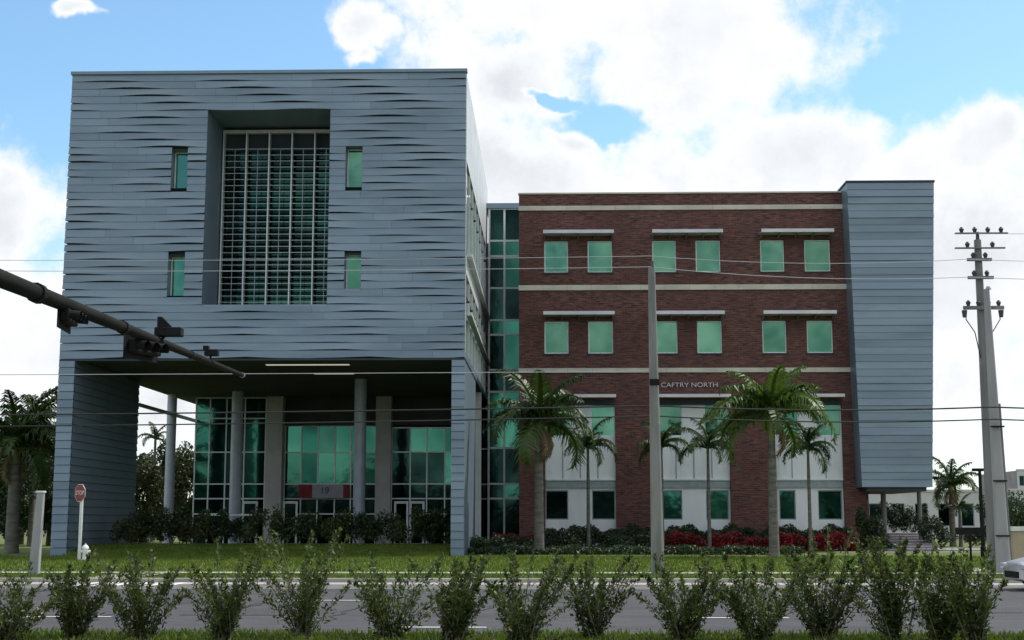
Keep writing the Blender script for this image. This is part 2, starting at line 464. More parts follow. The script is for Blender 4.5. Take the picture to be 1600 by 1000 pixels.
rc = random.Random(12)
ck = MB()
for i in range(9):
    x, y = rc.uniform(-11, 11), rc.uniform(23, 27)
    for j in range(10):
        nx, ny = x + rc.uniform(-.25, .35), y + rc.uniform(.5, 1.3)
        if ny > 38: break
        w_ = rc.uniform(.015, .04)
        ck.quad((x - w_, y, -.013), (x + w_, y, -.013), (nx + w_, ny, -.013), (nx - w_, ny, -.013)); x, y = nx, ny
tag(ck.build('sealed_crack', M['rubber_tar']), kind='structure')
for (x0, x1, y0, y1) in ((-6.8, -4.4, 26.2, 28.0), (5.6, 9.0, 27.2, 30.1), (0.2, 1.6, 30.5, 33.0)):
    sheet('road_patch', x0, x1, y0, y1, -.0125, M['patch'])
# grass blades as ground cover
def blades(name, x0, x1, y0, y1, n, h, seed, zf=lambda x, y: 0 * x):
    r = np.random.default_rng(seed)
    x = r.uniform(x0, x1, n); y = r.uniform(y0, y1, n); z = zf(x, y)
    a = r.uniform(0, 2 * np.pi, n); w = .012 * r.uniform(.7, 1.8, n) * (1 + h * 4); hh = h * r.uniform(.4, 1.3, n)
    lx, ly = r.normal(0, .35, n) * hh, r.normal(0, .35, n) * hh
    ca, sa = np.cos(a) * w, np.sin(a) * w
    P0 = np.stack([x - ca, y - sa, z], 1); P1 = np.stack([x + ca, y + sa, z], 1)
    P2 = np.stack([x + lx + ca * .2, y + ly + sa * .2, z + hh], 1); P3 = np.stack([x + lx - ca * .2, y + ly - sa * .2, z + hh], 1)
    me = quads_mesh(name, np.stack([P0, P1, P2, P3], 1).reshape(-1, 3), n)
    return tag(link(name, me, M['blade']), kind='stuff')


blades('grass', -12, 11, 17.5, 21.5, 26000, .10, 3)
blades('grass', -26, 26, 40.45, 46.05, 26000, .08, 4)
blades('grass', -30, 32, 47.4, 69.5, 60000, .10, 5)

# ================================================================== METAL BLOCK
YB = 70.0
XL = (X_(115, 115, YB) + X_(80, 865, YB)) / 2 - .05
XR = X_(727, 400, YB)
ZT = Z_(110, YB); ZS = Z_(559, YB)                         # parapet, soffit
XPL = X_(111, 700, YB); XPR = X_(705, 700, YB)             # inner faces of the two front piers
YEND = 96.0
YW = 81.3                                                  # end of the left wing wall
block = empty('metal_clad_building', ((XL + XR) / 2, YB, 0), 0,
              'tall blue grey metal clad office block raised on piers over an open entrance portal', 'building')
BI = block.matrix_world.inverted() if False else None
boff = Vector(((XL + XR) / 2, YB, 0))


def loc_fix(root, off):
    """children are modelled in world coordinates: shift them under their thing"""
    for ch in root.children:
        ch.location = Vector(ch.location) - off


RX0, RX1 = X_(321, 300, YB), X_(514, 300, YB)
RZ0, RZ1 = Z_(479, YB), Z_(167, YB)
slots = [(268, 293, 230, 291), (540, 566, 227, 291), (262, 288, 396, 460), (538, 564, 394, 456)]
SL = [(X_(a, (c + d) / 2, YB), X_(b, (c + d) / 2, YB), Z_(d, YB), Z_(c, YB)) for a, b, c, d in slots]
holes = [(RX0, RX1, RZ0, RZ1)] + SL
YK = YB + .30                                              # backing plane, panels stand proud of it
w = holes_wall(XL + .02, XR - .02, ZS, ZT - .05, YK, SL + [(RX0, RX1, RZ0, RZ1)], .0)
w.build('backing_wall', M['backing'], block)
# reveals
rv = MB()
for (a, b, c, d), dep in [(holes[0], 4.1)] + [(h, .75) for h in SL]:
    e = YB + dep; y = YB - .02
    rv.quad((a, y, c), (a, y, d), (a, e, d), (a, e, c)); rv.quad((b, y, d), (b, y, c), (b, e, c), (b, e, d))
    rv.quad((a, y, d), (b, y, d), (b, e, d), (a, e, d)); rv.quad((b, y, c), (a, y, c), (a, e, c), (b, e, c))
rv.build('window_reveals', M['panel_flat'], block)
sh = MB()                                                   # roof, back, left side
sh.quad((XL + .02, YK, ZT - .06), (XR - .02, YK, ZT - .06), (XR - .02, YEND, ZT - .06), (XL + .02, YEND, ZT - .06))
sh.quad((XL + .02, YK, ZS), (XL + .02, YK, ZT - .05), (XL + .02, YEND, ZT - .05), (XL + .02, YEND, ZS))
sh.quad((XL + .02, YEND, ZS), (XL + .02, YEND, ZT - .05), (XR - .02, YEND, ZT - .05), (XR - .02, YEND, ZS))
sh.build('roof_and_rear_walls', M['panel_flat'], block)
MB().box(XL - .06, XR + .06, YB - .10, YB + .34, ZT - .06, ZT + .10).build('parapet_coping', M['panel_flat'], block)

# shingled metal panels: each course is cut into long panels whose lower edge lifts and swells
NROW = 38
rowh = (ZT - .06 - ZS) / NROW
PER = 6.1
rp = random.Random(5)


def swell(x, row):
    ph = row * 1.02 + rowj[row]
    t = ((x - XL) - ph) / PER
    t -= math.floor(t)
    s_ = max(0.0, math.sin(math.pi * min(1.0, t / .62))) if t < .62 else 0.0
    return s_ ** 1.3


rowj = [rp.uniform(-.35, .35) + (3.1 if (r % 7) in (5, 6) else 0) for r in range(NROW + 40)]
ramp_amp = [rp.uniform(.65, 1.15) for r in range(NROW + 40)]


def front_panel(x0, x1, z0, z1, row, n=10):
    """wedge panel: thin at the top, swelling out along its lower edge"""
    mb = MB(); k = 0; a = ramp_amp[row]
    for i in range(n + 1):
        x = x0 + (x1 - x0) * i / n
        s_ = swell(x, row) * a
        yb = YB - .025 - .075 * s_; zb = z0 + .012 + .062 * s_
        mb.v += [(x, YB, z1 + .01), (x, yb, zb), (x, YK - .01, zb + .02)]
    for i in range(n):
        a0, b0 = i * 3, i * 3 + 3
        mb.f += [(a0 + 1, b0 + 1, b0, a0), (a0 + 2, b0 + 2, b0 + 1, a0 + 1)]
    e = n * 3
    mb.f += [(0, 2, 1), (e, e + 1, e + 2)]
    return mb


cnt = 0
for row in range(NROW):
    z1 = ZT - .06 - row * rowh; z0 = z1 - rowh; zc = (z0 + z1) / 2
    iv = [(XL, XR)]
    for (a, b, c, d) in holes:
        if c - .02 < zc < d + .02:
            iv = [p for (p0, p1) in iv for p in ([(p0, a), (b, p1)] if p0 < a and b < p1 else [(p0, p1)])]
    for (p0, p1) in iv:
        cuts = [p0]
        x = XL + row * 1.02 + rowj[row] - PER * 3 - .8
        while x < p1:
            if x > p0 + .9 and x < p1 - .9: cuts.append(x)
            x += PER
        cuts.append(p1)
        for i in range(len(cuts) - 1):
            if cuts[i + 1] - cuts[i] < .05: continue
            front_panel(cuts[i] + .004, cuts[i + 1] - .004, z0, z1, row, 12).build('metal_panel', M['panel'], block, smooth=True)
            cnt += 1

# piers and wing walls
ph = ZS / 24
for i in range(24):
    z0, z1 = i * ph, (i + 1) * ph - .018
    for (a, b) in ((XL, XPL), (XPR, XR)):
        mb = MB(); mb.hexa([(a, YB - .05, z0), (b, YB - .05, z0), (b, YB + .2, z0), (a, YB + .2, z0), (a, YB, z1), (b, YB, z1), (b, YB + .2, z1), (a, YB + .2, z1)])
        mb.build('pier_panel', M['panel'], block)
    mb = MB(); mb.quad((XPL + .05, YB, z0), (XPL + .05, YW, z0), (XPL, YW, z1), (XPL, YB, z1))
    mb.quad((XPL + .05, YW, z0), (XPL + .05, YB, z0), (XPL, YB, z0), (XPL, YW, z0))
    mb.build('wing_wall_panel', M['panel_flat'], block)
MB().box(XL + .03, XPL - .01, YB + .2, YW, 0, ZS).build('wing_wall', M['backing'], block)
MB().box(XPR + .02, XR - .03, YB + .2, YW, 0, ZS).build('wing_wall', M['panel_flat'], block)
# soffit with lit strips
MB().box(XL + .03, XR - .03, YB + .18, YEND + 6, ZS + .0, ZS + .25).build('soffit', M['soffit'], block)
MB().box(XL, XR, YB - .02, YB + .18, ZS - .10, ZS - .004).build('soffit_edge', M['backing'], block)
for (a, b, py) in ((415, 545, 569), (490, 552, 583)):
    Yq = (ZS - .03 - EYE) / ((Z_(py, 80) - EYE) / 80)
    MB().box(X_(a, py, Yq), X_(b, py, Yq), Yq, Yq + .35, ZS - .03, ZS - .005).build('soffit_light', M['lit'], block)
# small slot windows
for (a, b, c, d) in SL:
    window(block, a + .02, b - .02, c + .02, d - .02, YB + .55, 'glass', .06)
# deep window: mullions, louvres and glazing
YL = YB + 3.5
lx = [X_(p, 330, YL) for p in (354, 389, 423, 457, 490)] + [RX1 - .06]
lx[0] = RX0 + .08
ztop_ = Z_(232, YL)
lx = [RX0 + .10 + (RX1 - RX0 - .2) * i / 5 for i in range(6)]
for i in range(5):
    x = (lx[i] + lx[i + 1]) / 2
    MB().box(x - .016, x + .016, YL - .2, YL - .16, RZ0, ztop_).build('thin_mullion', M['frame_dim'], block)
for i, x in enumerate(lx):
    MB().box(x - .032, x + .032, YL - .26, YL + .16, RZ0, Z_(205, YL)).build('mullion', M['frame'], block)
MB().box(RX0 + .02, RX1 - .02, YL - .1, YL + .2, Z_(206, YL), Z_(201, YL)).build('top_rail', M['shade'], block)
MB().box(RX0 + .02, RX1 - .02, YL - .05, YL + .2, RZ0, RZ0 + .16).build('bottom_rail', M['frame'], block)
z = RZ0 + .45; i = 0
ztop = Z_(232, YL)
while z < ztop:
    MB().hexa([(lx[0], YL - .22, z + .0), (lx[-1], YL - .22, z + .0), (lx[-1], YL - .01, z + .03), (lx[0], YL - .01, z + .03),
               (lx[0], YL - .22, z + .02), (lx[-1], YL - .22, z + .02), (lx[-1], YL - .01, z + .05), (lx[0], YL - .01, z + .05)]).build('louvre', M['frame'], block)
    z += .335
zz = [RZ0 + .16 + (RZ1 - RZ0 - .2) * i / 9 for i in range(10)]
for i in range(5):
    for j in range(9):
        gm = 'glass_dark' if (j in (2, 3, 7, 8) or i == 0) else 'glass_dark' if (i + j) % 2 else 'glass_deep'
        if j in (0, 5) and i > 0: gm = 'glass_deep'
        MB().box(lx[i] + .03, lx[i + 1] - .03, YL + .42, YL + .45, zz[j] + .03, zz[j + 1] - .03).build('glazing_pane', M[gm], block)
MB().box(RX0 + .02, RX1 - .02, YL + .3, YL + .4, Z_(232, YL), RZ1 - .01).build('top_spandrel', M['backing'], block)
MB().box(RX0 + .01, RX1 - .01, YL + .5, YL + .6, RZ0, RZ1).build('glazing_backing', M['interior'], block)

# right flank of the block: white cladding, ribbon glazing, projecting ledges
def zf(py): return Z_(py, YB)
side = [('white', zf(112), zf(246)), ('dark', zf(246), zf(278)), ('glass', zf(282), zf(395)), ('white', zf(395), zf(424)),
        ('dark', zf(424), zf(452)), ('glass', zf(456), zf(548)), ('panel', zf(548), ZS)]  # dark rows paint the shadow across the tops of the glazing
for (kd, zt, zb) in side:
    if kd in ('white', 'panel'):
        n = 5
        for i in range(n):
            y0 = YB + .3 + (YEND - YB - .3) * i / n; y1 = YB + .3 + (YEND - YB - .3) * (i + 1) / n - .03
            MB().box(XR - .1, XR + .02, y0, y1, zb, zt - .02).build('flank_panel', M['white_metal' if kd == 'white' else 'panel_flat'], block)
    else:
        n = 8
        for i in range(n):
            y0 = YB + .6 + (YEND - YB - .6) * i / n; y1 = YB + .6 + (YEND - YB - .6) * (i + 1) / n - .08
            MB().box(XR - .12, XR - .06, y0, y1, zb, zt).build('flank_pane', M['glass_dark' if kd == 'dark' else 'glass_link'], block)
            MB().box(XR - .12, XR + .03, y1, y1 + .08, zb, zt).build('flank_mullion', M['frame'], block)
for zz_ in (zf(395), zf(488)):
    MB().box(XR + .02, XR + .30, YB + .9, YEND - .4, zz_ - .02, zz_ + .14).build('flank_ledge', M['white_metal'], block)
MB().box(XR - .12, XR + .01, YB + .2, YB + .6, ZS, ZT - .06).build('corner_trim', M['white_metal'], block)
MB().box(XR - .05, XR + .42, YEND - .5, YEND - .1, 0, ZT - 4).build('flank_pier', M['white_metal'], block)

# entrance glazing under the block
YG = 92.0


def gx(p, py=720, Y=YG): return X_(p, py, Y)
def gz(p, Y=YG): return Z_(p, Y)


def curtain(root, xs, zs, Y, gm, fm='frame', mw=.085, name='glazing_pane', special=None, depth=.14):
    for i, x in enumerate(xs):
        MB().box(x - mw / 2, x + mw / 2, Y, Y + depth, zs[0], zs[-1]).build('mullion', M[fm], root)
    for z in zs:
        MB().box(xs[0] + mw / 2, xs[-1] - mw / 2, Y + .01, Y + depth - .01, z - mw / 2, z + mw / 2).build('transom', M[fm], root)
    for i in range(len(xs) - 1):
        for j in range(len(zs) - 1):
            mm = special(i, j) if special else gm
            MB().box(xs[i] + mw / 2, xs[i + 1] - mw / 2, Y + .06, Y + .08, zs[j] + mw / 2, zs[j + 1] - mw / 2).build(name, M[mm], root)


zs_c = [0.0, gz(803), gz(779), gz(756), gz(706), ZS - .05]
lob = random.Random(3)
pick = lambda i, j: ('glass_dark' if j < 2 else ('glass_lobby' if lob.random() < .6 else 'glass_dark') if j == 2 else ('glass_lobby' if j == 4 and lob.random() < .3 else 'glass_link'))
pick2 = lambda i, j: ('glass_dark' if j in (0, 1, 2, 4) else ('glass_link' if (i % 2 == 0) else 'glass_lobby'))
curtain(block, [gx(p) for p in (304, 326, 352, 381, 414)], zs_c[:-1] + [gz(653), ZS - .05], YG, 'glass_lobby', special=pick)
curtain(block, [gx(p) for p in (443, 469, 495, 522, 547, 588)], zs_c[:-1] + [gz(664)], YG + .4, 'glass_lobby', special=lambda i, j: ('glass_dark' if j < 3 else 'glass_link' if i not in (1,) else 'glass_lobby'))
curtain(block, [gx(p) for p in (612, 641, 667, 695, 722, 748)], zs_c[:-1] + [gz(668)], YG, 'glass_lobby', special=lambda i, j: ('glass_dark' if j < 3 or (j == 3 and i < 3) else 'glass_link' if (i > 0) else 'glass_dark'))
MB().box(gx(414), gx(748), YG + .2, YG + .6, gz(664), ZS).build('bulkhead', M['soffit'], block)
for (a, b) in ((417, 443), (588, 612)):
    MB().box(gx(a), gx(b), YG - .6, YG + .3, 0, ZS - .01).build('entrance_pier', M['pier'], block, bevel=.03)
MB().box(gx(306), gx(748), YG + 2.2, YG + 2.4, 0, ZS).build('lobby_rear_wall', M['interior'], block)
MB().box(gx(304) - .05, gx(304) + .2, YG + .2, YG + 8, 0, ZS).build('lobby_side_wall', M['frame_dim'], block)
# glazed doors
for (a, b) in ((617, 639), (641, 664), (444, 467), (381, 405)):
    f = MB(); x0, x1 = gx(a), gx(b); zt = gz(783); y = YG - .12
    f.box(x0, x0 + .13, y, y + .1, 0, zt).box(x1 - .13, x1, y, y + .1, 0, zt).box(x0 + .13, x1 - .13, y, y + .1, zt - .16, zt).box(x0 + .13, x1 - .13, y, y + .1, 0, .3)
    d = f.build('door', M['frame'], block)
    MB().box(x0 + .13, x1 - .13, y + .03, y + .05, .3, zt - .16).build('pane', M['glass_dark'], d)
    MB().box(x1 - .24, x1 - .2, y - .06, y - .03, .8, 1.5).build('handle', M['frame'], d)
MB().box(gx(350), gx(470), YG - 6, YG - 5.9, gz(806, YG - 6), gz(803, YG - 6)).build('hand_rail', M['frame'], block)
# round columns
for (pxm, Y, wpx) in ((562, 80.5, 19), (369, 88, 18), (266, 90, 15)):
    x = X_(pxm, 720, Y); r = wpx * Y / F / 2
    MB().tube([(x, Y, 0), (x, Y, ZS)], r, 20).build('round_column', M['column'], block, smooth=True)
x = X_(283, 700, 91)
# long beam on the left, tying the columns (seen against the sky)
MB().box(X_(215, 630, 82) - .1, X_(215, 630, 82) + .1, 82, YEND + 4, Z_(633, 82), Z_(628, 82)).build('side_beam', M['frame_dim'], block)
x = X_(747, 740, 89)
MB().box(x - .18, x + .2, 88.8, 89.2, 0, ZS + 1).build('flank_column', M['white_metal'], block)
loc_fix(block, boff)

# banner hung across the lobby glazing
bn = empty('banner', (X_(506, 768, YG - .3), YG - .3, Z_(778, YG)), 0, 'red and pale grey banner hung across the lobby glazing above the doors', 'banner')
bw = (X_(549, 768, YG) - X_(470, 768, YG)); bh = Z_(757, YG) - Z_(778, YG)
MB().box(-bw / 2, -bw / 2 + bw * .27, 0, .02, 0, bh).build('end_panel', M['banner_red'], bn)
MB().box(-bw / 2 + bw * .27, bw / 2 - bw * .12, 0, .02, 0, bh).build('centre_panel', M['banner_grey'], bn)
MB().box(bw / 2 - bw * .12, bw / 2, 0, .02, 0, bh).build('end_panel', M['banner_red'], bn)
t = link('lettering', text_mesh('19', .62, .004), M['navy'], bn, (.05, -.012, bh * .52)); t.rotation_euler = (R(90), 0, 0)

# ================================================================== GLASS LINK
YK2 = 94.0
linkb = empty('glass_link_building', (X_(786, 600, YK2), YK2, 0), 0, 'narrow green glazed stair link between the metal block and the brick wing', 'building')
lxs = [X_(p, 560, YK2) for p in (764, 788, 816)]
lzs = [0, Z_(779, YK2), Z_(756, YK2), Z_(700, YK2), Z_(612, YK2), Z_(578, YK2), Z_(523, YK2), Z_(500, YK2), Z_(450, YK2), Z_(400, YK2), Z_(376, YK2), Z_(326, YK2)]
def pl(i, j):
    return {0: 'glass_dark', 1: 'glass_link' if i else 'glass_dark', 2: 'glass_dark', 3: 'glass_link', 4: 'glass_dark', 5: 'glass_link' if i else 'glass_dark', 6: 'glass_link',
            7: 'glass_dark', 8: 'glass_link' if i else 'glass_dark', 9: 'glass_link', 10: 'glass_dark'}[j]
curtain(linkb, lxs, lzs, YK2, 'glass_link', 'white_metal' if False else 'frame', .13, special=pl)
MB().box(lxs[0] - .2, lxs[-1] + .1, YK2 - .2, YK2 + 12, lzs[-1], lzs[-1] + .35).build('roof', M['panel_flat'], linkb)
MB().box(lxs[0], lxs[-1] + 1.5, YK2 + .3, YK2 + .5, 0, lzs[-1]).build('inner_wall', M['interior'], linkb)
zlo = [0, lzs[1], lzs[2], lzs[3], ZS + 1]
curtain(linkb, [lxs[0] - 1.5, lxs[0] - .75, lxs[0] - .1], zlo, YK2 + 1.2, 'glass_dark', 'frame', .08)
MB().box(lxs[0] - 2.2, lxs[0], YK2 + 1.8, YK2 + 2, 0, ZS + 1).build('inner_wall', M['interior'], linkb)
loc_fix(linkb, linkb.location)

# ================================================================== BRICK WING
YC = 86.0
BX0 = X_(811, 570, YC); BX1 = X_(1358, 800, YC)
BZT = Z_(304, YC)
brick = empty('brick_building', ((BX0 + BX1) / 2, YC, 0), 0, 'dark red brick office wing with cream bands and green windows under white sunshades', 'building')
def bx(p, py): return X_(p, py, YC)
def bz(py): return Z_(py, YC, 1060)
L3 = [(850, 888), (918, 957), (1019, 1057), (1087, 1126), (1188, 1226), (1257, 1298)]
L2 = [(850, 888), (919, 958), (1022, 1060), (1090, 1129), (1194, 1232), (1262, 1303)]
h3 = [(bx(a, 400), bx(b, 400), bz(425), bz(375)) for a, b in L3]
h2 = [(a, b, bz(552), bz(501)) for a, b, _, _ in h3]
h3 = [(a, b, c, d) for a, b, c, d in h3]
bays = [(bx(852, 720), bx(962, 720)), (bx(1029, 720), bx(1141, 720)), (bx(1212, 720), bx(1318, 720))]
hb = [(a, b, .0, bz(630)) for a, b in bays]
holes_wall(BX0, BX1, 0, BZT, YC, h3 + h2 + hb, .30).build('wall', M['brick'], brick)
sd = MB()
sd.quad((BX0, YC, 0), (BX0, YC, BZT), (BX0, YC + 24, BZT), (BX0, YC + 24, 0)); sd.quad((BX1, YC, BZT), (BX1, YC, 0), (BX1, YC + 24, 0), (BX1, YC + 24, BZT))
sd.build('side_walls', M['brick'], brick)
MB().quad((BX0, YC, BZT - .3), (BX1, YC, BZT - .3), (BX1, YC + 24, BZT - .3), (BX0, YC + 24, BZT - .3)).build('roof', M['roof'], brick)
MB().box(BX0 - .05, BX1 + .05, YC - .08, YC + .3, BZT, BZT + .09).build('parapet_coping', M['stone'], brick)
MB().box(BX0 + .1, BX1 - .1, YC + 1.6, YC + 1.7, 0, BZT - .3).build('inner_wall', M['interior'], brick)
for (a, b) in ((328, 321), (453, 445), (582, 575)):
    n = 14
    for i in range(n):
        x0 = BX0 - .03 + (BX1 - BX0 + .06) * i / n; x1 = BX0 - .03 + (BX1 - BX0 + .06) * (i + 1) / n
        MB().box(x0 + .006, x1 - .006, YC - .09, YC - .002, bz(a), bz(b)).build('stone_band_block', M['stone'], brick)
for (a, b, c, d) in h3 + h2:
    window(brick, a + .01, b - .01, c + .01, d - .01, YC + .2, 'glass', .075)
    MB().box(a - .06, b + .06, YC - .06, YC - .003, c - .09, c - .004).build('window_sill', M['backing'], brick)
# sunshades
for py, hs in ((365, h3), (491, h2)):
    for i in (0, 2, 4):
        x0, x1 = hs[i][0] - .05, hs[i + 1][1] + .05; zz_ = bz(py + 3)
        s_ = MB().box(x0, x1, YC - 1.0, YC - .02, zz_, zz_ + .035)
        s_.box(x0, x1, YC - 1.04, YC - 1.0, zz_ - .02, zz_ + .19)
        o = s_.build('sunshade', M['shade'], brick)
        for q in range(5):
            xq = x0 + .1 + (x1 - x0 - .2) * q / 4
            MB().hexa([(xq - .03, YC - .9, zz_ - .06), (xq + .03, YC - .9, zz_ - .06), (xq + .03, YC - .02, zz_ - .22), (xq - .03, YC - .02, zz_ - .22),
                       (xq - .03, YC - .9, zz_), (xq + .03, YC - .9, zz_), (xq + .03, YC - .02, zz_), (xq - .03, YC - .02, zz_)]).build('bracket', M['frame_dim'], o)
# ground floor bays
low_w = [((852, 888), (925, 962)), ((1034, 1067), (1104, 1140)), ((1219, 1245), (1280, 1318))]
for i, (a, b) in enumerate(bays):
    Yp = YC + .28; zl = bz(750); zt = bz(630)
    wu = [(a + .02, a + 1.5, bz(681), zt - .02), (b - 1.5, b - .02, bz(681), zt - .02)]
    holes_wall(a, b, zl, zt, Yp, wu, .2).build('upper_cladding', M['white_panel'], brick)
    wl_ = [(bx(p, 790) + .01, min(bx(q, 790), b - .03), bz(812), bz(766)) for p, q in low_w[i]]
    holes_wall(a, b, 0, zl, Yp + .06, wl_, .2).build('lower_cladding', M['white_panel'], brick)
    for j in range(1, 4):
        xx = a + (b - a) * j / 4
        MB().box(xx - .03, xx + .03, Yp - .03, Yp - .002, zl + .1, bz(681) - .1).build('cladding_joint', M['frame_dim'], brick)
    for h in wu: window(brick, h[0], h[1], h[2], h[3], Yp + .08, 'glass', .06)
    for h in wl_: window(brick, h[0], h[1], h[2], h[3], Yp + .16, 'glass_link' if i else 'glass_dark', .06, fm='frame_dim')
    MB().box(a + .01, b - .01, Yp - .14, Yp + .05, zl - .02, zl + .07).build('ledge', M['frame'], brick)
    MB().box(a + .01, b - .01, Yp - .05, Yp + .04, bz(762), zl - .02).build('ledge_shade_strip', M['frame_dim'], brick)  # grey strip painted in for the shade under the ledge
    zz_ = bz(622)
    o = MB().box(a - .02, b + .02, YC - .9, YC - .02, zz_, zz_ + .035).box(a - .02, b + .02, YC - .94, YC - .9, zz_ - .02, zz_ + .17).build('sunshade', M['shade'], brick)
    if i < 3:
        MB().box(a, b, YC - .003, YC + .25, bz(632), bz(626)).build('lintel', M['backing'], brick)
# sign letters on the brick
tm = text_mesh('CAFTRY NORTH', .50, .03)
t = link('sign_lettering', tm, M['letter'], brick, (bx(1077, 601), YC - .06, bz(602))); t.rotation_euler = (R(90), 0, 0)
wd = max(v.co.x for v in tm.vertices) - min(v.co.x for v in tm.vertices)
t.scale = ((bx(1121, 601) - bx(1033, 601)) / wd, .8, 1)
loc_fix(brick, brick.location)

# ================================================================== METAL TOWER
YT = 84.3
TZ0 = Z_(761, YT, 1400); TZ1 = Z_(285, YT, 1400)
tower = empty('metal_clad_tower', (X_(1400, 800, YT), YT, 0), 0, 'tapering blue grey metal tower hung over steps at the end of the brick wing', 'building')
def tl(z): f = (z - TZ0) / (TZ1 - TZ0); return X_(1347, 760, YT) * (1 - f) + X_(1323, 285, YT) * f
def tr(z): f = (z - TZ0) / (TZ1 - TZ0); return X_(1457, 760, YT) * (1 - f) + X_(1459, 285, YT) * f
n = 42
rt = random.Random(9)
for i in range(n):
    z0 = TZ0 + (TZ1 - TZ0) * i / n; z1 = TZ0 + (TZ1 - TZ0) * (i + 1) / n - .012
    o_ = rt.choice([.015, .03, .05, .07])
    MB().hexa([(tl(z0), YT - o_, z0), (tr(z0), YT - o_, z0), (tr(z0), YT + .3, z0), (tl(z0), YT + .3, z0),
               (tl(z1), YT, z1), (tr(z1), YT, z1), (tr(z1), YT + .3, z1), (tl(z1), YT + .3, z1)]).build('metal_panel', M['panel'], tower)
mb = MB()
a0, b0, a1, b1 = tl(TZ0), tr(TZ0), tl(TZ1), tr(TZ1)
mb.hexa([(a0 + .01, YT + .3, TZ0), (b0 - .01, YT + .3, TZ0), (b0 - .01, YT + 9, TZ0), (a0 + .01, YT + 9, TZ0),
         (a1 + .01, YT + .3, TZ1), (b1 - .01, YT + .3, TZ1), (b1 - .01, YT + 9, TZ1), (a1 + .01, YT + 9, TZ1)])
mb.build('body', M['panel_flat'], tower)
MB().box(a1 - .05, b1 + .05, YT - .06, YT + 9, TZ1, TZ1 + .12).build('parapet_coping', M['backing'], tower)
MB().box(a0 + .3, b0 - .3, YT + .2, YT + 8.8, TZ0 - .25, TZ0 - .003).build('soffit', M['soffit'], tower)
for (p, Y, w_) in ((1381, 87.5, .32), (1437, 86.5, .26)):
    x = X_(p, 800, Y)
    MB().tube([(x, Y, 0), (x, Y, TZ0 - .2)], w_ / 2, 14).build('column', M['pole_dark'], tower, smooth=True)
loc_fix(tower, tower.location)

# steps up to the side entrance
st = empty('entrance_steps', (X_(1415, 860, 84), 84, 0), 0, 'wide mauve grey steps rising to the entrance under the metal tower', 'steps')
for i in range(7):
    Y = 81.5 + i * 1.35; c = X_(1418, 850, Y); hw = 1.75 - i * .09
    MB().box(c - hw, c + hw, Y, Y + (1.36 if i < 6 else 6), 0, .14 * (i + 1)).build('step', M['paving'], st, bevel=.015)
loc_fix(st, st.location)

# ================================================================== FAR BUILDINGS
def far_building(name, label, pxl, pxr, pyt, Y, depth, m, wins, roof=None):
    x0, x1 = X_(pxl, 800, Y), X_(pxr, 800, Y); zt = Z_(pyt, Y)
    r = empty(name, ((x0 + x1) / 2, Y, 0), 0, label, 'building')
    hs = []
    nx, nz = wins
    for i in range(nx):
        for j in range(nz):
            cx = x0 + (x1 - x0) * (i + .5) / nx; cz = zt * (j + .5) / nz
            hs.append((cx - (x1 - x0) / nx * .28, cx + (x1 - x0) / nx * .28, cz - zt / nz * .25, cz + zt / nz * .25))
    holes_wall(x0, x1, 0, zt, Y, hs, .2).build('wall', m, r)
    s_ = MB(); s_.quad((x0, Y, 0), (x0, Y, zt), (x0, Y + depth, zt), (x0, Y + depth, 0)).quad((x1, Y, zt), (x1, Y, 0), (x1, Y + depth, 0), (x1, Y + depth, zt))
    s_.quad((x0, Y, zt), (x1, Y, zt), (x1, Y + depth, zt), (x0, Y + depth, zt)); s_.build('roof', M['roof'], r)
    MB().box(x0 - .1, x1 + .1, Y - .12, Y + .2, zt, zt + .25).build('parapet', M['bg_white'], r)
    for h in hs: window(r, *h, Y + .1, 'glass_dark', .08, fm='frame_dim')
    loc_fix(r, r.location)
    return r


far_building('low_white_building', 'long low white building far behind the steps and small palms', 1350, 1530, 769, 150, 20, M['bg_white'], (5, 1))
far_building('distant_white_building', 'pale two storey building far off at the right edge behind dark hedges', 1592, 1680, 736, 230, 20, M['bg_white'], (6, 3))
far_building('distant_flat_building', 'low pale flat roofed building far off just right of the concrete poles', 1550, 1660, 767, 190, 12, M['bg_white'], (6, 1))

# low beige wall at the right edge
wb = empty('boundary_wall', (X_(1620, 870, 57), 57, 0), 0, 'low beige stucco wall with white coping at the right edge', 'wall')
MB().box(X_(1583, 870, 57) - wb.location.x, 12, -.12, .12, 0, 1.32).build('wall_body', M['beige'], wb)
MB().box(X_(1581, 870, 57) - wb.location.x, 12.1, -.18, .18, 1.32, 1.50).build('coping', M['white'], wb)

# ================================================================== POLES, WIRES, SIGNAL ARM
def wood_pole(name, label, pb, pt, Y, rb, rt_, m, cat='utility pole'):
    b = atY(pb[0], pb[1], Y); t_ = atY(pt[0], pt[1], Y)
    x = (b.x + t_.x) / 2
    r = empty(name, (x, Y, 0), 0, label, cat)
    dx = (t_.x - b.x) / 2
    MB().tube([(-dx * .6, 0, -.2), (0, 0, t_.z * .5), (dx * .6, 0, t_.z)], [rb, (rb + rt_) / 2, rt_], 16).build('shaft', m, r, smooth=True)
    return r, t_.z, x


p1, z1_, x1_ = wood_pole('utility_pole', 'weathered grey utility pole standing alone before the brick wing', (1029, 896), (1017, 418), 45.5, .215, .115, M['pole'])
MB().tube([(0, 0, z1_), (0, 0, z1_ + .22)], .05, 8).build('pin_insulator', M['ins'], p1)
MB().box(-.16, .16, -.18, -.12, z1_ - 3.9, z1_ - 3.7).build('cable_clamp', M['black_metal'], p1)
MB().tube([(.15, -.14, .1), (.13, -.11, 4.8)], .03, 6).build('riser_pipe', M['conc_pole'], p1)

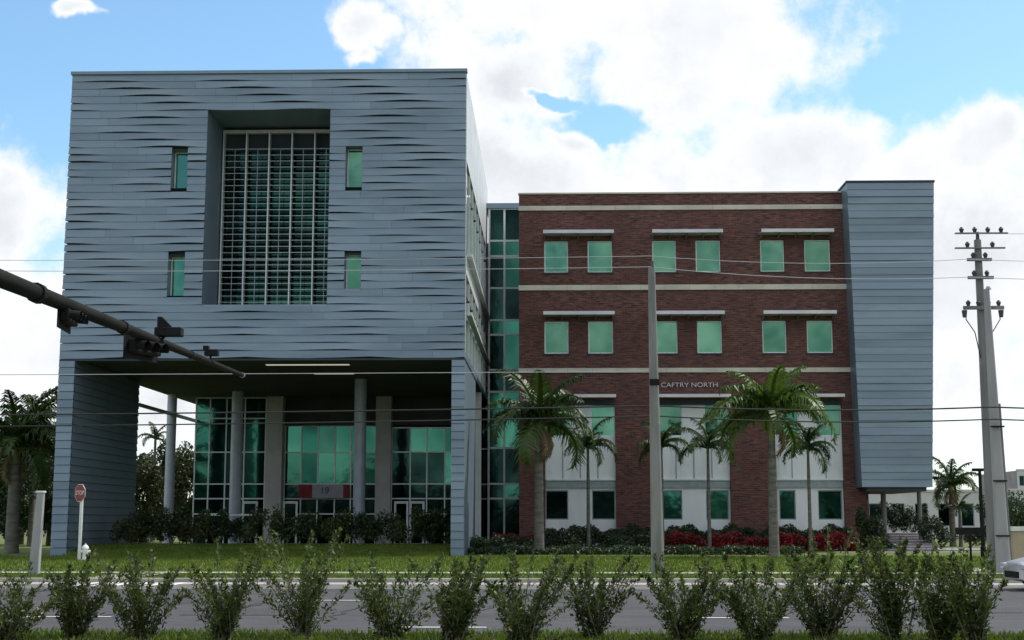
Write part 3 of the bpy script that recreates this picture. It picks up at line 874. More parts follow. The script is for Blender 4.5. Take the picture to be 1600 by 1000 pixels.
YP = 48.0
p2, z2_, x2_ = wood_pole('utility_pole', 'tall slim dark utility pole with crossarms and insulators near the right edge', (1553, 886), (1527, 375), YP, .19, .12, M['pole_dark'])
def zp(py): return Z_(py, YP, 1527)
def arm(py, pxl, pxr, th=.06, ins=0, parent=p2):
    a = MB().box(X_(pxl, py, YP) - x2_, X_(pxr, py, YP) - x2_, -.22, -.12, zp(py) - th, zp(py) + th).build('crossarm', M['pole_dark'], parent)
    for i in range(ins):
        xx = X_(pxl, py, YP) - x2_ + (X_(pxr, py, YP) - X_(pxl, py, YP)) * (i + .5) / ins
        MB().tube([(xx, -.17, zp(py) + th), (xx, -.17, zp(py) + th + .12), (xx, -.17, zp(py) + th + .2)], [.05, .09, .03], 8).build('insulator', M['ins'], a)
arm(407, 1509, 1547, .05, 2); arm(435, 1510, 1550, .05, 2); arm(482, 1503, 1566, .06, 4)
arm(366, 1490, 1572, .022, 4); arm(389, 1490, 1568, .022, 2)
MB().tube([(0, 0, z2_), (0, 0, z2_ + .28)], [.07, .05], 8).build('pin_insulator', M['ins'], p2)
for s_ in (-1, 1):
    MB().tube([(s_ * .55, -.17, zp(490)), (s_ * .58, -.17, zp(500)), (s_ * .3, -.17, zp(520)), (s_ * .12, -.1, zp(560))], .018, 6).build('jumper_cable', M['wire'], p2)
    MB().tube([(s_ * .62, -.17, zp(486)), (s_ * .62, -.17, zp(497))], [.10, .07], 8).build('fuse_switch', M['ins'], p2)
p3, z3_, x3_ = wood_pole('concrete_pole', 'thick pale concrete pole close to the right of the dark utility pole', (1571, 890), (1539, 452), 47.3, .25, .10, M['conc_pole'], 'pole')
MB().tube([(0, 0, z3_), (0, 0, z3_ + .1)], [.105, .05], 16).build('cap', M['conc_pole'], p3)
MB().tube([(.30, -.06, .0), (.16, -.04, 5.6)], .05, 6).build('conduit', M['pole_dark'], p3)
for zz_ in (1.2, 3.0, 4.8):
    MB().box(-.2, .24, -.25, -.15, zz_, zz_ + .05).build('strap', M['black_metal'], p3)

def wire(label, pts, rad, m, Y=46.5, sag=.25):
    P = [atY(px, py, Y) for px, py in pts]
    out = []
    for i in range(len(P) - 1):
        for j in range(12):
            f = j / 12
            q = P[i].lerp(P[i + 1], f); q.z -= sag * 4 * f * (1 - f); out.append(q)
    out.append(P[-1])
    c = out[0].copy()
    o = MB().tube([p - c for p in out], rad, 6).build('overhead_wire', m, None, smooth=True); o.location = c
    tag(o, label, 'wire', 'overhead wires along the road')
    return o


wire('upper thick black cable crossing in front of the brick wing and tower', [(-900, 650), (1026, 634), (1548, 636), (2300, 640)], .028, M['wire'], 46.2, .12)
wire('lower thick black cable slung just under the upper black cable', [(-900, 668), (1026, 650), (1552, 655), (2300, 657)], .024, M['wire'], 46.2, .14)
wire('pale wire passing behind the signal arm at portal soffit height', [(-900, 586), (1024, 580)], .012, M['wire_pale'], 46.0, .05)
wire('pale upper power conductor passing just above the pole top', [(-900, 396), (1016, 400), (1510, 405), (2300, 400)], .010, M['wire_pale'], 47.6, .2)
wire('pale lower power conductor tied at the lone pole top', [(-900, 412), (1016, 417), (1512, 433), (2300, 428)], .011, M['wire_pale'], 46.4, .2)
wire('thin topmost conductor from the crossarmed pole to the right', [(1495, 365), (2300, 352)], .010, M['wire_pale'], 47.8, .1)

# traffic signal mast arm over the road
YA0, YA1 = 15.0, 42.0
pA = atY(378, 586, YA1); pB = atY(0, 435, 24.3)
armx = (pA.x + pB.x) / 2
d_ = (pA - pB); s0 = (YA0 - 24.3) / (YA1 - 24.3)
pC = pB + d_ * s0
ma = empty('traffic_signal_mast', (pC.x, YA0, 0), 0, 'dark steel mast arm carrying traffic signals across the road from the left', 'traffic signal mast')
o0 = Vector((pC.x, YA0, 0))
MB().tube([(0, 0, -.1), (0, 0, pC.z + .6)], [.26, .20], 16).build('upright', M['arm_metal'], ma, smooth=True)
def ap(Y): return pB + d_ * ((Y - 24.3) / (YA1 - 24.3)) - o0
MB().tube([ap(YA0), ap(24), ap(33), ap(YA1)], [.19, .165, .115, .065], 16).build('arm', M['arm_metal'], ma, smooth=True)
MB().tube([ap(YA1), ap(YA1) + Vector((0, .12, 0))], [.085, .075], 12).build('end_cap', M['conc_pole'], ma, smooth=True)  # pale colour stands in for light caught on the arm's end
for Y in (26, 31, 36.5):
    q = ap(Y)
    MB().tube([q - Vector((0, .1, 0)), q + Vector((0, .1, 0))], .195 - (Y - 26) * .0085, 14).build('clamp_band', M['black_metal'], ma)


def sign_head(label, Y, dz, yaw, sc=1.0, plate=True):
    q = ap(Y) + o0
    h = empty('traffic_signal', (q.x, q.y, q.z + dz), yaw, label, 'traffic signal', 'signal heads on the mast arm')
    w_, dp, L = .34 * sc, .22 * sc, 1.05 * sc
    MB().box(-L / 2, L / 2, -dp / 2, dp / 2, -w_ / 2, w_ / 2).build('housing', M['black_metal'], h, bevel=.03)
    if plate: MB().box(-L / 2 - .13, L / 2 + .13, dp / 2, dp / 2 + .02, -w_ / 2 - .13, w_ / 2 + .13).build('backplate', M['black_metal'], h)
    for i in (-1, 0, 1):
        mb = MB(); r_ = .14 * sc; N = 12
        for j in range(N - 2):
            a = -math.pi * .2 + j * math.pi * 1.4 / (N - 3)
            mb.v += [(i * L / 3 + r_ * math.cos(a), -dp / 2, r_ * math.sin(a)), (i * L / 3 + r_ * math.cos(a), -dp / 2 - .26 * sc, r_ * math.sin(a) - .02)]
        for j in range(N - 3): mb.f.append((2 * j, 2 * j + 2, 2 * j + 3, 2 * j + 1))
        v_ = mb.build('visor', M['black_metal'], h)
        MB().tube([(i * L / 3, -dp / 2 - .003, 0), (i * L / 3, -dp / 2 - .03, 0)], [r_ * .9, r_ * .6], 14).build('lens', M['lens'], h)
    MB().tube([(0, 0, w_ / 2), (0, 0, -dz)], .04, 8).build('bracket', M['black_metal'], h)
    return h


sign_head('horizontal signal head under the thick near part of the mast arm', 27.7, -.23, R(96), .8)
sign_head('horizontal signal head below the middle of the mast arm', 32.6, -.27, R(68), .95)
# sensor box and cameras riding on the arm
q = ap(33.6) + o0
h = empty('signal_camera', (q.x + .25, q.y, q.z + .10), R(0), 'black detector box with bracket standing on top of the mast arm middle', 'camera')
MB().box(-.32, .34, -.15, .15, .02, .24).build('housing', M['black_metal'], h, bevel=.03)
MB().hexa([(-.26, -.1, .24), (.1, -.1, .24), (.1, .1, .24), (-.26, .1, .24), (-.26, -.1, .5), (-.16, -.1, .5), (-.16, .1, .5), (-.26, .1, .5)]).build('hood', M['black_metal'], h)
MB().tube([(-.1, 0, .02), (-.25, 0, -.12)], .035, 8).build('bracket', M['black_metal'], h)
q = ap(38.4) + o0
h = empty('signal_camera', (q.x, q.y, q.z + .08), R(0), 'small dark camera on top of the thin far end of the mast arm', 'camera')
MB().box(-.16, .22, -.11, .11, .1, .28).build('housing', M['black_metal'], h, bevel=.02)
MB().tube([(0, 0, -.05), (0, 0, .1)], .03, 8).build('bracket', M['black_metal'], h)
MB().box(-.2, -.05, -.09, .09, .28, .38).build('hood', M['black_metal'], h)

# short concrete post at the left
b = atY(53, 897, 45); t_ = atY(64, 770, 45)
ps = empty('concrete_post', (b.x, 45, 0), 0, 'short slightly leaning pale concrete post beside the left pavement', 'post')
dx = t_.x - b.x
MB().hexa([(-.16, -.13, -.1), (.16, -.13, -.1), (.16, .13, -.1), (-.16, .13, -.1), (dx - .11, -.1, t_.z), (dx + .11, -.1, t_.z), (dx + .11, .1, t_.z), (dx - .11, .1, t_.z)]).build('shaft', M['conc_pole'], ps, bevel=.03)
MB().box(dx - .13, dx + .13, -.12, .12, t_.z, t_.z + .06).build('cap', M['white'], ps, bevel=.01)

# stop sign
b = atY(124, 868, 62)
sg = empty('stop_sign', (b.x, 62, 0), R(-38), 'red octagonal stop sign on a white post before the metal block', 'road sign')
zc = Z_(770, 62); zb_ = 0
MB().tube([(0, 0, -.1), (0, 0, zc + .3)], .075, 10).build('post', M['white'], sg, smooth=True)
rr = .42
pts = [(rr * math.cos(R(22.5 + 45 * i)), rr * math.sin(R(22.5 + 45 * i))) for i in range(8)]
def octo(rad, y0, y1):
    mb = MB(); s_ = rad / rr
    mb.v = [(x * s_, y0, zc + z * s_) for x, z in pts] + [(x * s_, y1, zc + z * s_) for x, z in pts]
    mb.f = [tuple(range(8)), tuple(range(15, 7, -1))] + [(i, i + 8, (i + 1) % 8 + 8, (i + 1) % 8) for i in range(8)]
    return mb
octo(.42, -.105, -.09).build('rim', M['white'], sg)
octo(.395, -.112, -.106).build('face', M['red'], sg)
t = link('lettering', text_mesh('STOP', .27, .002), M['white'], sg, (0, -.117, zc)); t.rotation_euler = (R(90), 0, 0)

# hydrant
b = atY(133, 868, 61.5)
hy = empty('fire_hydrant', (b.x, 61.5, 0), R(20), 'small white hydrant in the grass beside the stop sign post', 'hydrant')
MB().tube([(0, 0, 0), (0, 0, .06), (0, 0, .06), (0, 0, .5), (0, 0, .52), (0, 0, .62), (0, 0, .70)], [.19, .19, .12, .12, .16, .13, .04], 14).build('barrel', M['white'], hy, smooth=True)
MB().tube([(-.22, 0, .4), (.22, 0, .4)], .06, 10).build('side_outlet', M['white'], hy)
MB().tube([(0, 0, .36), (0, -.22, .36)], .08, 10).build('front_outlet', M['white'], hy)
MB().tube([(0, 0, .7), (0, 0, .76)], .03, 6).build('top_nut', M['white'], hy)

# lamp post and small sign board at the right
b = atY(1537, 868, 68); zt_ = Z_(737, 68)
lp_ = empty('lamp_post', (b.x, 68, 0), 0, 'slim black lamp post left of the utility poles', 'lamp post')
MB().tube([(0, 0, 0), (0, 0, .5), (0, 0, .52), (0, 0, zt_)], [.14, .14, .10, .075], 12).build('shaft', M['black_metal'], lp_, smooth=True)
MB().box(-.35, .18, -.14, .14, zt_, zt_ + .14).build('lamp_head', M['black_metal'], lp_, bevel=.03)
b = atY(1518, 876, 60)
sb = empty('sign_board', (b.x, 60, 0), 0, 'low dark board on a single thin black post left of the lamp post', 'sign')
MB().tube([(0, .05, 0), (0, .05, 1.45)], .05, 8).build('post', M['black_metal'], sb)
MB().box(-.62, .62, -.02, .02, 1.15, 1.45).build('board', M['black_metal'], sb, bevel=.01)

# ================================================================== CAR (nose at the right edge)
YCAR = 36.3
cx0 = X_(1582, 900, YCAR)
car = empty('parked_car', (cx0 + 2.2, YCAR, -.01), 0, 'silver car with only its low nose showing at the right edge of the road', 'car')
prof = [(-2.2, .28, .62, .72), (-2.12, .22, .70, .80), (-1.7, .2, .80, .86), (-1.1, .2, .90, .90), (-.75, .2, .98, .90), (-.1, .2, 1.40, .72), (.5, .2, 1.45, .70), (1.1, .2, 1.38, .70), (1.7, .2, 1.05, .86), (2.1, .24, .98, .84), (2.25, .34, .8, .76)]
mb = MB()
for (x, zb2, zt2, hw) in prof:
    zm = min(zt2, .86)
    ring = [(-.84 if abs(x) < 2.1 else -hw, zb2), (-.88 if abs(x) < 2.1 else -hw, .55), (-.86 if abs(x) < 2.1 else -hw, min(zm, zt2 - .04)), (-hw * .96, zt2 - .03), (-hw * .5, zt2), (hw * .5, zt2), (hw * .96, zt2 - .03), (.86 if abs(x) < 2.1 else hw, min(zm, zt2 - .04)), (.88 if abs(x) < 2.1 else hw, .55), (.84 if abs(x) < 2.1 else hw, zb2)]
    mb.v += [(x, y, z) for y, z in ring]
for i in range(len(prof) - 1):
    for j in range(10):
        a = i * 10 + j; c = i * 10 + (j + 1) % 10
        mb.f.append((a, c, c + 10, a + 10))
mb.f.append(tuple(range(10))[::-1]); mb.f.append(tuple((len(prof) - 1) * 10 + j for j in range(10)))
mb.build('body', M['car_paint'], car, smooth=True)
for (x, y) in ((-1.4, -.82), (-1.4, .82), (1.4, -.82), (1.4, .82)):
    w_ = MB().tube([(x, y - .1, .32), (x, y + .1, .32)], .32, 20).build('wheel', M['rubber'], car, smooth=True)
    MB().tube([(x, y - .11, .32), (x, y + .11, .32)], .19, 12).build('rim', M['conc_pole'], w_)
for s_ in (-1, 1):
    MB().box(-2.235, -2.05, s_ * .72 - .14, s_ * .72 + .14, .52, .66).build('headlight', M['lamp'], car, bevel=.03)
MB().box(-2.24, -2.19, -.5, .5, .3, .46).build('grille', M['black_metal'], car)
MB().quad((-.74, -.66, .985), (-.74, .66, .985), (-.12, .6, 1.39), (-.12, -.6, 1.39)).build('windscreen', M['glass_dark'], car)
for s_ in (-1, 1):
    MB().quad((-.55, s_ * .885, .93), (1.5, s_ * .885, .95), (1.1, s_ * .76, 1.33), (0, s_ * .76, 1.35)).build('side_window', M['glass_dark'], car)

# ================================================================== VEGETATION
def frond_mesh(name, L, droop, seed, nl=34, wl=.55, lw=.05, up0=.9):
    """arching rachis with two ranks of hanging leaflets; starts at the origin and runs along +X"""
    r = np.random.default_rng(seed)
    V = []
    n = 14; pts = []
    p = np.array([0., 0., 0.]); a = up0
    for i in range(n + 1):
        pts.append(p.copy()); p = p + np.array([math.cos(a), 0, math.sin(a)]) * L / n
        a -= droop / n * (.5 + 1.2 * i / n)
    pts = np.array(pts)
    def at(t):
        f = t * n; i = min(int(f), n - 1); return pts[i] * (1 - (f - i)) + pts[i + 1] * (f - i), (pts[i + 1] - pts[i]) / np.linalg.norm(pts[i + 1] - pts[i])
    for i in range(n):                               # rachis as thin ribbons
        w_ = .045 * (1 - i / n) + .012
        a_, b_2 = pts[i], pts[i + 1]
        V += [a_ + [0, w_, 0], a_ - [0, w_, 0], b_2 - [0, w_, 0], b_2 + [0, w_, 0]]
        V += [a_ + [0, 0, w_], a_ - [0, 0, w_], b_2 - [0, 0, w_], b_2 + [0, 0, w_]]
    for i in range(nl):
        t = .10 + .88 * i / (nl - 1); c, d = at(t)
        ll = wl * (math.sin(math.pi * min(1, .18 + t * .86)) * .8 + .25)
        for s_ in (-1, 1):
            out = np.array([0, s_ * 1.0, 0]) + d * .75 + np.array([0, 0, r.uniform(-.15, .35)])
            out /= np.linalg.norm(out)
            m1 = c + out * ll * .55; e = m1 + (out * .5 + np.array([0, 0, -.75])) * ll * .55 + r.normal(0, .03, 3)
            sw = d * lw
            V += [c - sw * .6, c + sw * .6, m1 + sw, m1 - sw]
            V += [m1 - sw, m1 + sw, e + sw * .15, e - sw * .15]
    V = np.array(V)
    return quads_mesh(name, V, len(V) // 4)


FR = [frond_mesh('frond', 1.0, d_, 10 + i, up0=u, nl=36, wl=.27, lw=.014) for i, (d_, u) in enumerate([(1.5, .9), (1.9, .6), (2.2, .35), (1.1, 1.2), (2.5, .1)])]


def palm(label, px, py_base, py_crown, Y, rb, L, nf, seed, wind=0.0, m='palm', ch=.9, thin=False, lean=0, zb0=0.0, group='palms in front of the buildings', name='palm_tree', cat='palm'):
    rr_ = random.Random(seed)
    zc_ = Z_(py_crown, Y, px); x = X_(px, (py_base + py_crown) / 2, Y)
    r = empty(name, (x, Y, zb0), 0, label, cat, group)
    zc_ -= zb0
    zt2 = zc_ - ch
    tr_ = MB().tube([(0, 0, -.1), (0, 0, .3), (lean * .3, 0, zt2 * .45), (lean * .7, 0, zt2 * .8), (lean, 0, zt2)], [rb * 1.35, rb * 1.12, rb, rb * .92, rb * .7], 14)
    tr_.build('trunk', M['palm_trunk'], r, smooth=True)
    MB().tube([(lean, 0, zt2), (lean, 0, zt2 + ch * .4), (lean, 0, zc_ + .1)], [rb * .82, rb * .8, rb * .25], 12).build('crownshaft', M['shaft'], r, smooth=True)
    fm = M[m].copy() if False else M[m]
    for i in range(nf):
        f = i / nf
        k_ = 3 if f < .14 else (0 if f < .4 else (1 if f < .68 else (2 if f < .88 else 4)))
        me = FR[k_] if m == 'palm' else FR2[k_]
        o = link('frond', me, fm, r, (lean, 0, zc_ - .1 - .25 * f))
        a = i * 2.39996 + rr_.uniform(-.25, .25)
        o.rotation_euler = (rr_.uniform(-.15, .15), rr_.uniform(-.15, .12), a)
        o.scale = [L * rr_.uniform(.78, 1.15)] * 3
    for i in range(2 if rb > .15 else 0):
        o = link('dead_frond', FRD, None, r, (lean, 0, zc_ - .55)); o.rotation_euler = (0, .75, rr_.uniform(-3.1, 3.1)); o.scale = [L * .62] * 3
        o['label'] = 'brown dead frond hanging under the crown'
    return r


M['dead'] = mat('dead_palm_leaf', (.16, .11, .05), (.22, .16, .08), .8, 0, 2, transl=.2)
for me in FR: me.materials.append(M['palm'])
FR2 = [me.copy() for me in FR]
FRD = FR[4].copy(); FRD.name = 'dead_frond'; FRD.materials.clear(); FRD.materials.append(M['dead'])
for me in FR2: me.name = 'frond'; me.materials.clear(); me.materials.append(M['palm_light'])

palm('large dark royal palm in front of the left end of the brick wing', 842, 850, 650, 74, .25, 4.0, 17, 1, ch=1.5)
palm('large bright green royal palm before the third brick bay, nearest the tower', 1207, 868, 640, 68, .22, 3.7, 18, 2, m='palm_light', ch=1.5)
palm('small slim palm in front of the first white bay', 919, 828, 690, 80, .10, 2.1, 11, 3, ch=.7)
palm('small slim palm half hidden behind the lone utility pole', 1034, 828, 690, 80.5, .10, 2.1, 10, 4, ch=.6)
palm('small slim palm before the middle of the second white bay', 1107, 828, 690, 80, .10, 2.1, 11, 5, ch=.7)
palm('small slim palm before the third white bay close to the tower', 1264, 828, 692, 80, .10, 2.1, 11, 6, ch=.7)
palm('mid sized palm standing beyond the steps against the white sky', 1487, 838, 752, 98, .2, 2.7, 15, 7, ch=.9)
palm('short dark palm beside the mid sized palm beyond the steps', 1500, 838, 790, 96, .12, 1.2, 9, 8, ch=.5)
palm('big dark palm with stout grey trunk left of the metal block', 22, 855, 690, 76, .34, 4.0, 20, 9, ch=1.2)
palm('tall palm poking above the trees left of the metal block', 52, 850, 655, 96, .2, 3.4, 13, 10, ch=1.0)
palm('thin palm seen through the portal opening above the olive trees', 240, 850, 680, 118, .14, 1.9, 9, 11, ch=.8)


def crown_points(center, rad, n, seed, clumps=26):
    r = np.random.default_rng(seed)
    c = r.normal(size=(clumps, 3)); c /= np.linalg.norm(c, axis=1)[:, None]
    c *= r.uniform(.35, .95, clumps)[:, None]
    c = c * np.array(rad) + np.array(center)
    idx = r.integers(0, clumps, n)
    cr = r.uniform(.16, .34, clumps)[idx][:, None]
    o = r.normal(size=(n, 3)); o /= np.linalg.norm(o, axis=1)[:, None]
    o *= (r.uniform(.3, 1, n) ** .5)[:, None] * cr * np.array(rad) * 1.25
    return c[idx] + o, c


def tree(label, px, Y, zc_, rad, n, seed, m='leaf_dark', leaf=.32, trunk_r=.16, group=None, name='broadleaf_tree'):
    x = X_(px, 800, Y)
    r = empty(name, (x, Y, 0), 0, label, 'tree', group)
    P, c = crown_points((0, 0, zc_), rad, n, seed)
    P[:, 2] = np.maximum(P[:, 2], .15)
    link('crown', leaf_mesh('crown', P, leaf, leaf * .55, .2, seed), M[m], r)
    t_ = MB().tube([(0, 0, -.1), (.05, 0, zc_ * .4), (0, 0, zc_)], [trunk_r * 1.3, trunk_r, trunk_r * .5], 10)
    t_.build('trunk', M['bark'], r, smooth=True)
    for k_ in range(0, len(c), 4):
        e = Vector(c[k_]); st_ = Vector((0, 0, min(zc_ * .55, max(.4, e.z - .6))))
        MB().tube([st_, st_.lerp(e, .5) + Vector((0, 0, .15)), e], [trunk_r * .45, trunk_r * .3, trunk_r * .1], 6).build('limb', M['bark'], r)
    return r


GT = 'trees behind the left side of the metal block'
tree('dense dark tree at the left edge of the picture', -25, 95, 4.6, (3.6, 3, 3.6), 9000, 21, group=GT)
tree('dark leafy tree directly behind the big left palm', 35, 105, 4.2, (3.4, 3, 4.2), 9000, 22, group=GT)
tree('dark tree touching the left corner of the metal block', 78, 100, 4.0, (3.0, 3, 3.9), 9000, 23, group=GT)
tree('olive green tree seen through the portal, nearest its left wall', 222, 112, 3.8, (2.6, 2.4, 4.2), 8000, 24, 'leaf_olive', group=GT)
tree('olive green tree seen through the portal, tallest of the three there', 254, 120, 4.3, (2.6, 2.4, 4.7), 8000, 25, 'leaf_olive', group=GT)
tree('olive green tree seen through the portal, beside the glazing', 290, 116, 3.9, (2.4, 2.2, 4.2), 8000, 26, 'leaf_olive', group=GT)
tree('dark round tree beyond the right edge behind the beige wall', 1612, 130, 2.4, (4.5, 3, 2.4), 7000, 27)
tree('dark tree behind the concrete pole and low buildings', 1560, 160, 2.2, (4, 3, 2.3), 6000, 28)

# far tree line hides the horizon
r_ = np.random.default_rng(77)
n_ = 42000
x_ = r_.uniform(-150, 150, n_); hh_ = 3.4 + 1.6 * np.sin(x_ * .31) + 1.1 * np.sin(x_ * .83 + 1) + .8 * np.sin(x_ * 2.3)
P_ = np.stack([x_, 290 + r_.normal(0, 4, n_), np.abs(r_.random(n_)) ** .8 * np.maximum(hh_, 1.5)], 1)
tag(link('far_tree_line', leaf_mesh('far_tree_line', P_, 1.3, .8, 0, 78), M['leaf_dark']), kind='stuff')


def bush(label, px, Y, w_, d2, h_, n, seed, m='leaf_dark', leaf=.16, z0=0.0, group=None, name='shrub', cat='shrub'):
    r = np.random.default_rng(seed)
    x = X_(px, 830, Y)
    o = empty(name, (x, Y, z0), 0, label, cat, group)
    c = np.stack([r.uniform(-w_ / 2, w_ / 2, 14), r.uniform(-d2 / 2, d2 / 2, 14), r.uniform(.25, .85, 14) * h_], 1)
    idx = r.integers(0, 14, n); of = r.normal(size=(n, 3)); of /= np.linalg.norm(of, axis=1)[:, None]
    P = c[idx] + of * (r.uniform(.2, 1, n) ** .5)[:, None] * np.array([w_ * .24, d2 * .3, h_ * .28])
    P[:, 2] = np.abs(P[:, 2]) + .03
    link('foliage', leaf_mesh('foliage', P, leaf, leaf * .5, .4, seed), M[m], o)
    for i in range(4):
        MB().tube([(0, 0, -.05), Vector(c[i]) * .6, Vector(c[i])], [.03, .022, .01], 6).build('stem', M['stem'], o)
    return o


# bank and shrubs inside the portal
bank = MB(); xa, xb = XPL + .1, XPR - .05
bank.quad((xa, YB - 1.2, .004), (xb, YB - 1.2, .004), (xb, YB + 3, .5), (xa, YB + 3, .5)); bank.quad((xa, YB + 3, .5), (xb, YB + 3, .5), (xb, YB + 8, .5), (xa, YB + 8, .5))
bank.quad((xa, YB + 8, .5), (xb, YB + 8, .5), (xb, YB + 8, .0), (xa, YB + 8, .0))
tag(bank.build('lawn_bank', M['lawn']), kind='structure')
blades('grass', xa, xb, YB - 1.2, YB + 3, 16000, .09, 6, lambda x, y: np.clip((y - YB + 1.2) / 4.2, 0, 1) * .5)
spots = [200, 232, 268, 303, 338, 376, 412, 448, 486, 524, 562, 600, 638, 672, 698]
words = ['beside the left wing wall', 'second from the left wing wall', 'before the leftmost round column', 'before the edge of the left glazing', 'left of the middle round column', 'right below the middle round column',
         'before the left entrance pier', 'before the glazed door left of the banner', 'under the left end of the banner', 'under the right end of the banner', 'right below the nearest round column', 'before the right entrance pier',
         'before the pair of white framed doors', 'right of the pair of white framed doors', 'tucked against the right front pier']
for i, (p, wd_) in enumerate(zip(spots, words)):
    bush('loose dark shrub in the portal hedge, ' + wd_, p, YB + 3.4 + (i % 3) * .35, 1.45, 1.1, 1.55 + .35 * ((i * 7) % 5) / 4, 1500, 100 + i, 'leaf_dark' if i % 3 else 'leaf_olive', .17, .48, 'shrubs planted across the portal')


def box_leaves(name, x0, x1, y0, y1, z0, z1, n, leaf, m, seed, label=None, kind='stuff', wav=.15):
    r = np.random.default_rng(seed)
    x = r.uniform(x0, x1, n); y = r.uniform(y0, y1, n)
    top = z1 + (z1 - z0) * wav * (np.sin(x * 2.1 + seed) + .6 * np.sin(x * 5.3) + .5 * np.sin(y * 4))
    z = z0 + (r.random(n) ** .6) * (top - z0)
    o = link(name, leaf_mesh(name, np.stack([x, y, z], 1), leaf, leaf * .5, .5, seed), M[m])
    return tag(o, label, kind=kind)


box_leaves('dark_hedge', X_(852, 840, 84.8), X_(1330, 840, 84.8), 84.3, 85.4, 0, 1.25, 20000, .17, 'leaf_dark', 41)
box_leaves('red_foliage_bed', X_(1028, 840, 83), X_(1352, 840, 83), 82.2, 83.7, 0, .85, 22000, .17, 'leaf_red', 42, wav=.2)
box_leaves('red_foliage_bed', X_(770, 840, 83), X_(845, 840, 83), 82.8, 83.7, 0, .9, 2500, .16, 'leaf_red', 45, wav=.1)
box_leaves('ground_cover', X_(735, 860, 75), X_(1245, 860, 75), 72.5, 78.5, 0, .34, 26000, .18, 'leaf_dark', 43, wav=.2)
box_leaves('ground_cover', X_(1345, 860, 83), X_(1395, 860, 83), 81.8, 84, 0, .6, 1500, .16, 'leaf_dark', 44)
gc = [('rounded dark shrub at the foot of the large dark palm, left of its trunk', 800, 79, 1.9, .9), ('rounded dark shrub just right of the large dark palm trunk', 872, 79, 2.0, 1.25),
      ('low dark shrub before the brick pier right of the first bay', 985, 78, 2.6, 1.0), ('rounded dark shrub at the foot of the glass link', 755, 76, 1.6, .9)]
for i, (lb, p, Y, w_, h_) in enumerate(gc): bush(lb, p, Y, w_, 1.2, h_, 1800, 60 + i, 'leaf_dark', .15)
bush('upright dark shrub at the right foot of the brick wing', 1362, 82.3, 1.3, 1.2, 2.3, 3000, 70, 'leaf_dark', .17)
bush('dark shrub at the top left of the entrance steps', 1396, 93, 1.6, 1.0, 1.9, 1800, 71, 'leaf_dark', .17, .9)
bush('dark shrub at the top right of the entrance steps', 1428, 93, 1.5, 1.0, 1.8, 1800, 72, 'leaf_dark', .17, .9)
bush('bushy green shrub on the right side of the entrance steps', 1458, 85, 1.3, 1.1, 1.9, 2000, 73, 'leaf_dark', .17)
bush('low broad dark shrub near the small palms beyond the steps', 1512, 92, 2.6, 1.2, 1.1, 1800, 74, 'leaf_dark', .17)

mulch = box_leaves('mulch', -11, 10.5, 19.3, 21.2, .0, .035, 9000, .11, 'bark', 91)
n_ = 9000; r_ = np.random.default_rng(92)
P_ = np.stack([r_.uniform(-260, 260, n_), -58 + r_.normal(0, 4, n_), np.zeros(n_)], 1)
P_[:, 2] = r_.random(n_) ** .8 * (7.5 + 2.5 * np.sin(P_[:, 0] * .16) + 2 * np.sin(P_[:, 0] * .43 + 2))
tag(link('unseen_reflected_trees', leaf_mesh('unseen_tree_line', P_, 2.6, 1.8, 0, 93), M['leaf_dark']), kind='stuff')  # unseen trees behind the camera, added to darken the glass reflections
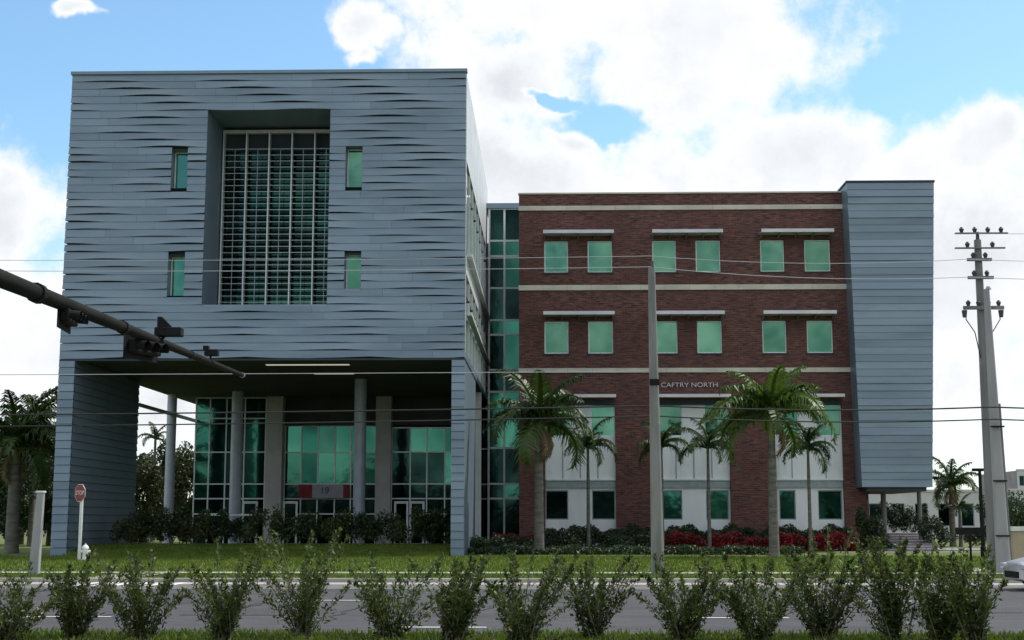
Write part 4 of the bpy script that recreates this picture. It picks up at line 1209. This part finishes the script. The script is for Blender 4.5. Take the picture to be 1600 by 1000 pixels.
# foreground row of young shrubs
def vase(seed, h_, w_, n=1500):
    r = np.random.default_rng(seed)
    ns = 24; P, D = [], []; stems = MB()
    for s_ in range(ns):
        a = r.uniform(0, 2 * np.pi); rad = w_ / 2 * r.uniform(.1, 1.0) ** .8; hh = h_ * r.uniform(.5, 1.12)
        b0 = np.array([r.normal(0, .07), r.normal(0, .07), 0]); e = np.array([math.cos(a) * rad, math.sin(a) * rad * .7, hh])
        mid = b0 * .4 + e * .4 + np.array([0, 0, hh * .12]) + r.normal(0, .03, 3)
        q = [b0 * (1 - t) ** 2 + mid * 2 * t * (1 - t) + e * t * t for t in np.linspace(0, 1, 7)]
        stems.tube(q, [.011, .010, .009, .007, .006, .005, .003], 5, False)
        k_ = int(n // ns * r.uniform(.5, 1.5))
        t = r.uniform(.06, 1.04, k_) ** .8
        pts_ = b0[None] * ((1 - t) ** 2)[:, None] + mid[None] * (2 * t * (1 - t))[:, None] + e[None] * (t * t)[:, None]
        off = r.normal(0, 1, (k_, 3)); off /= np.linalg.norm(off, axis=1)[:, None]
        P.append(pts_ + off * (.028 + .06 * np.sin(np.pi * np.clip(t, 0, 1)))[:, None] * r.uniform(.5, 1.3, (k_, 1))); D.append(off * .8 + np.array([0, 0, .5]))
    return stems, np.concatenate(P), np.concatenate(D)


fg = [(18, 1.02, 1.05, 'at the left edge of the picture'), (122, 1.0, .95, 'right of the concrete post foot'), (236, 1.08, 1.05, 'below the right end of the kerb ramp'),
      (352, 1.03, .9, 'below the middle round column'), (470, 1.08, 1.05, 'below the banner'), (596, 1.1, .95, 'below the right entrance pier'), (716, 1.06, 1.0, 'straight below the right front pier'),
      (822, 1.0, 1.05, 'below the large dark palm'), (925, 1.12, 1.0, 'left of the lone utility pole foot'), (1062, .98, .95, 'right of the lone utility pole foot'), (1186, 1.07, 1.05, 'below the large bright palm'),
      (1290, 1.24, 1.1, 'full and tall, below the red foliage bed'), (1385, 1.12, 1.05, 'below the foot of the metal tower'), (1452, 1.0, .95, 'below the entrance steps'), (1528, 1.05, .85, 'in front of the two poles at the right'), (1690, 1.05, .85, 'cut by the right edge of the frame')]
for i, (p, h_, w_, lb) in enumerate(fg):
    Yf = 19.45 + ((i * 5) % 7) * .17; p += random.uniform(-14, 14)
    stems, P, D = vase(200 + i, h_ * random.uniform(.98, 1.30), w_ * random.uniform(1.4, 2.2), 4600 if i in (11, 12) else int(random.uniform(2600, 4200)))
    o = empty('young_shrub', (X_(p, 950, Yf), Yf, 0), 0, 'young leafy roadside shrub, ' + lb, 'shrub', 'young shrubs lined up along the near verge')
    link('foliage', leaf_mesh('foliage', P, .082, .027, .2, 300 + i, D), M['leaf_shrub'], o)
    stems.build('stems', M['stem'], o)

print('objects', len(bpy.data.objects), 'front panels', cnt)
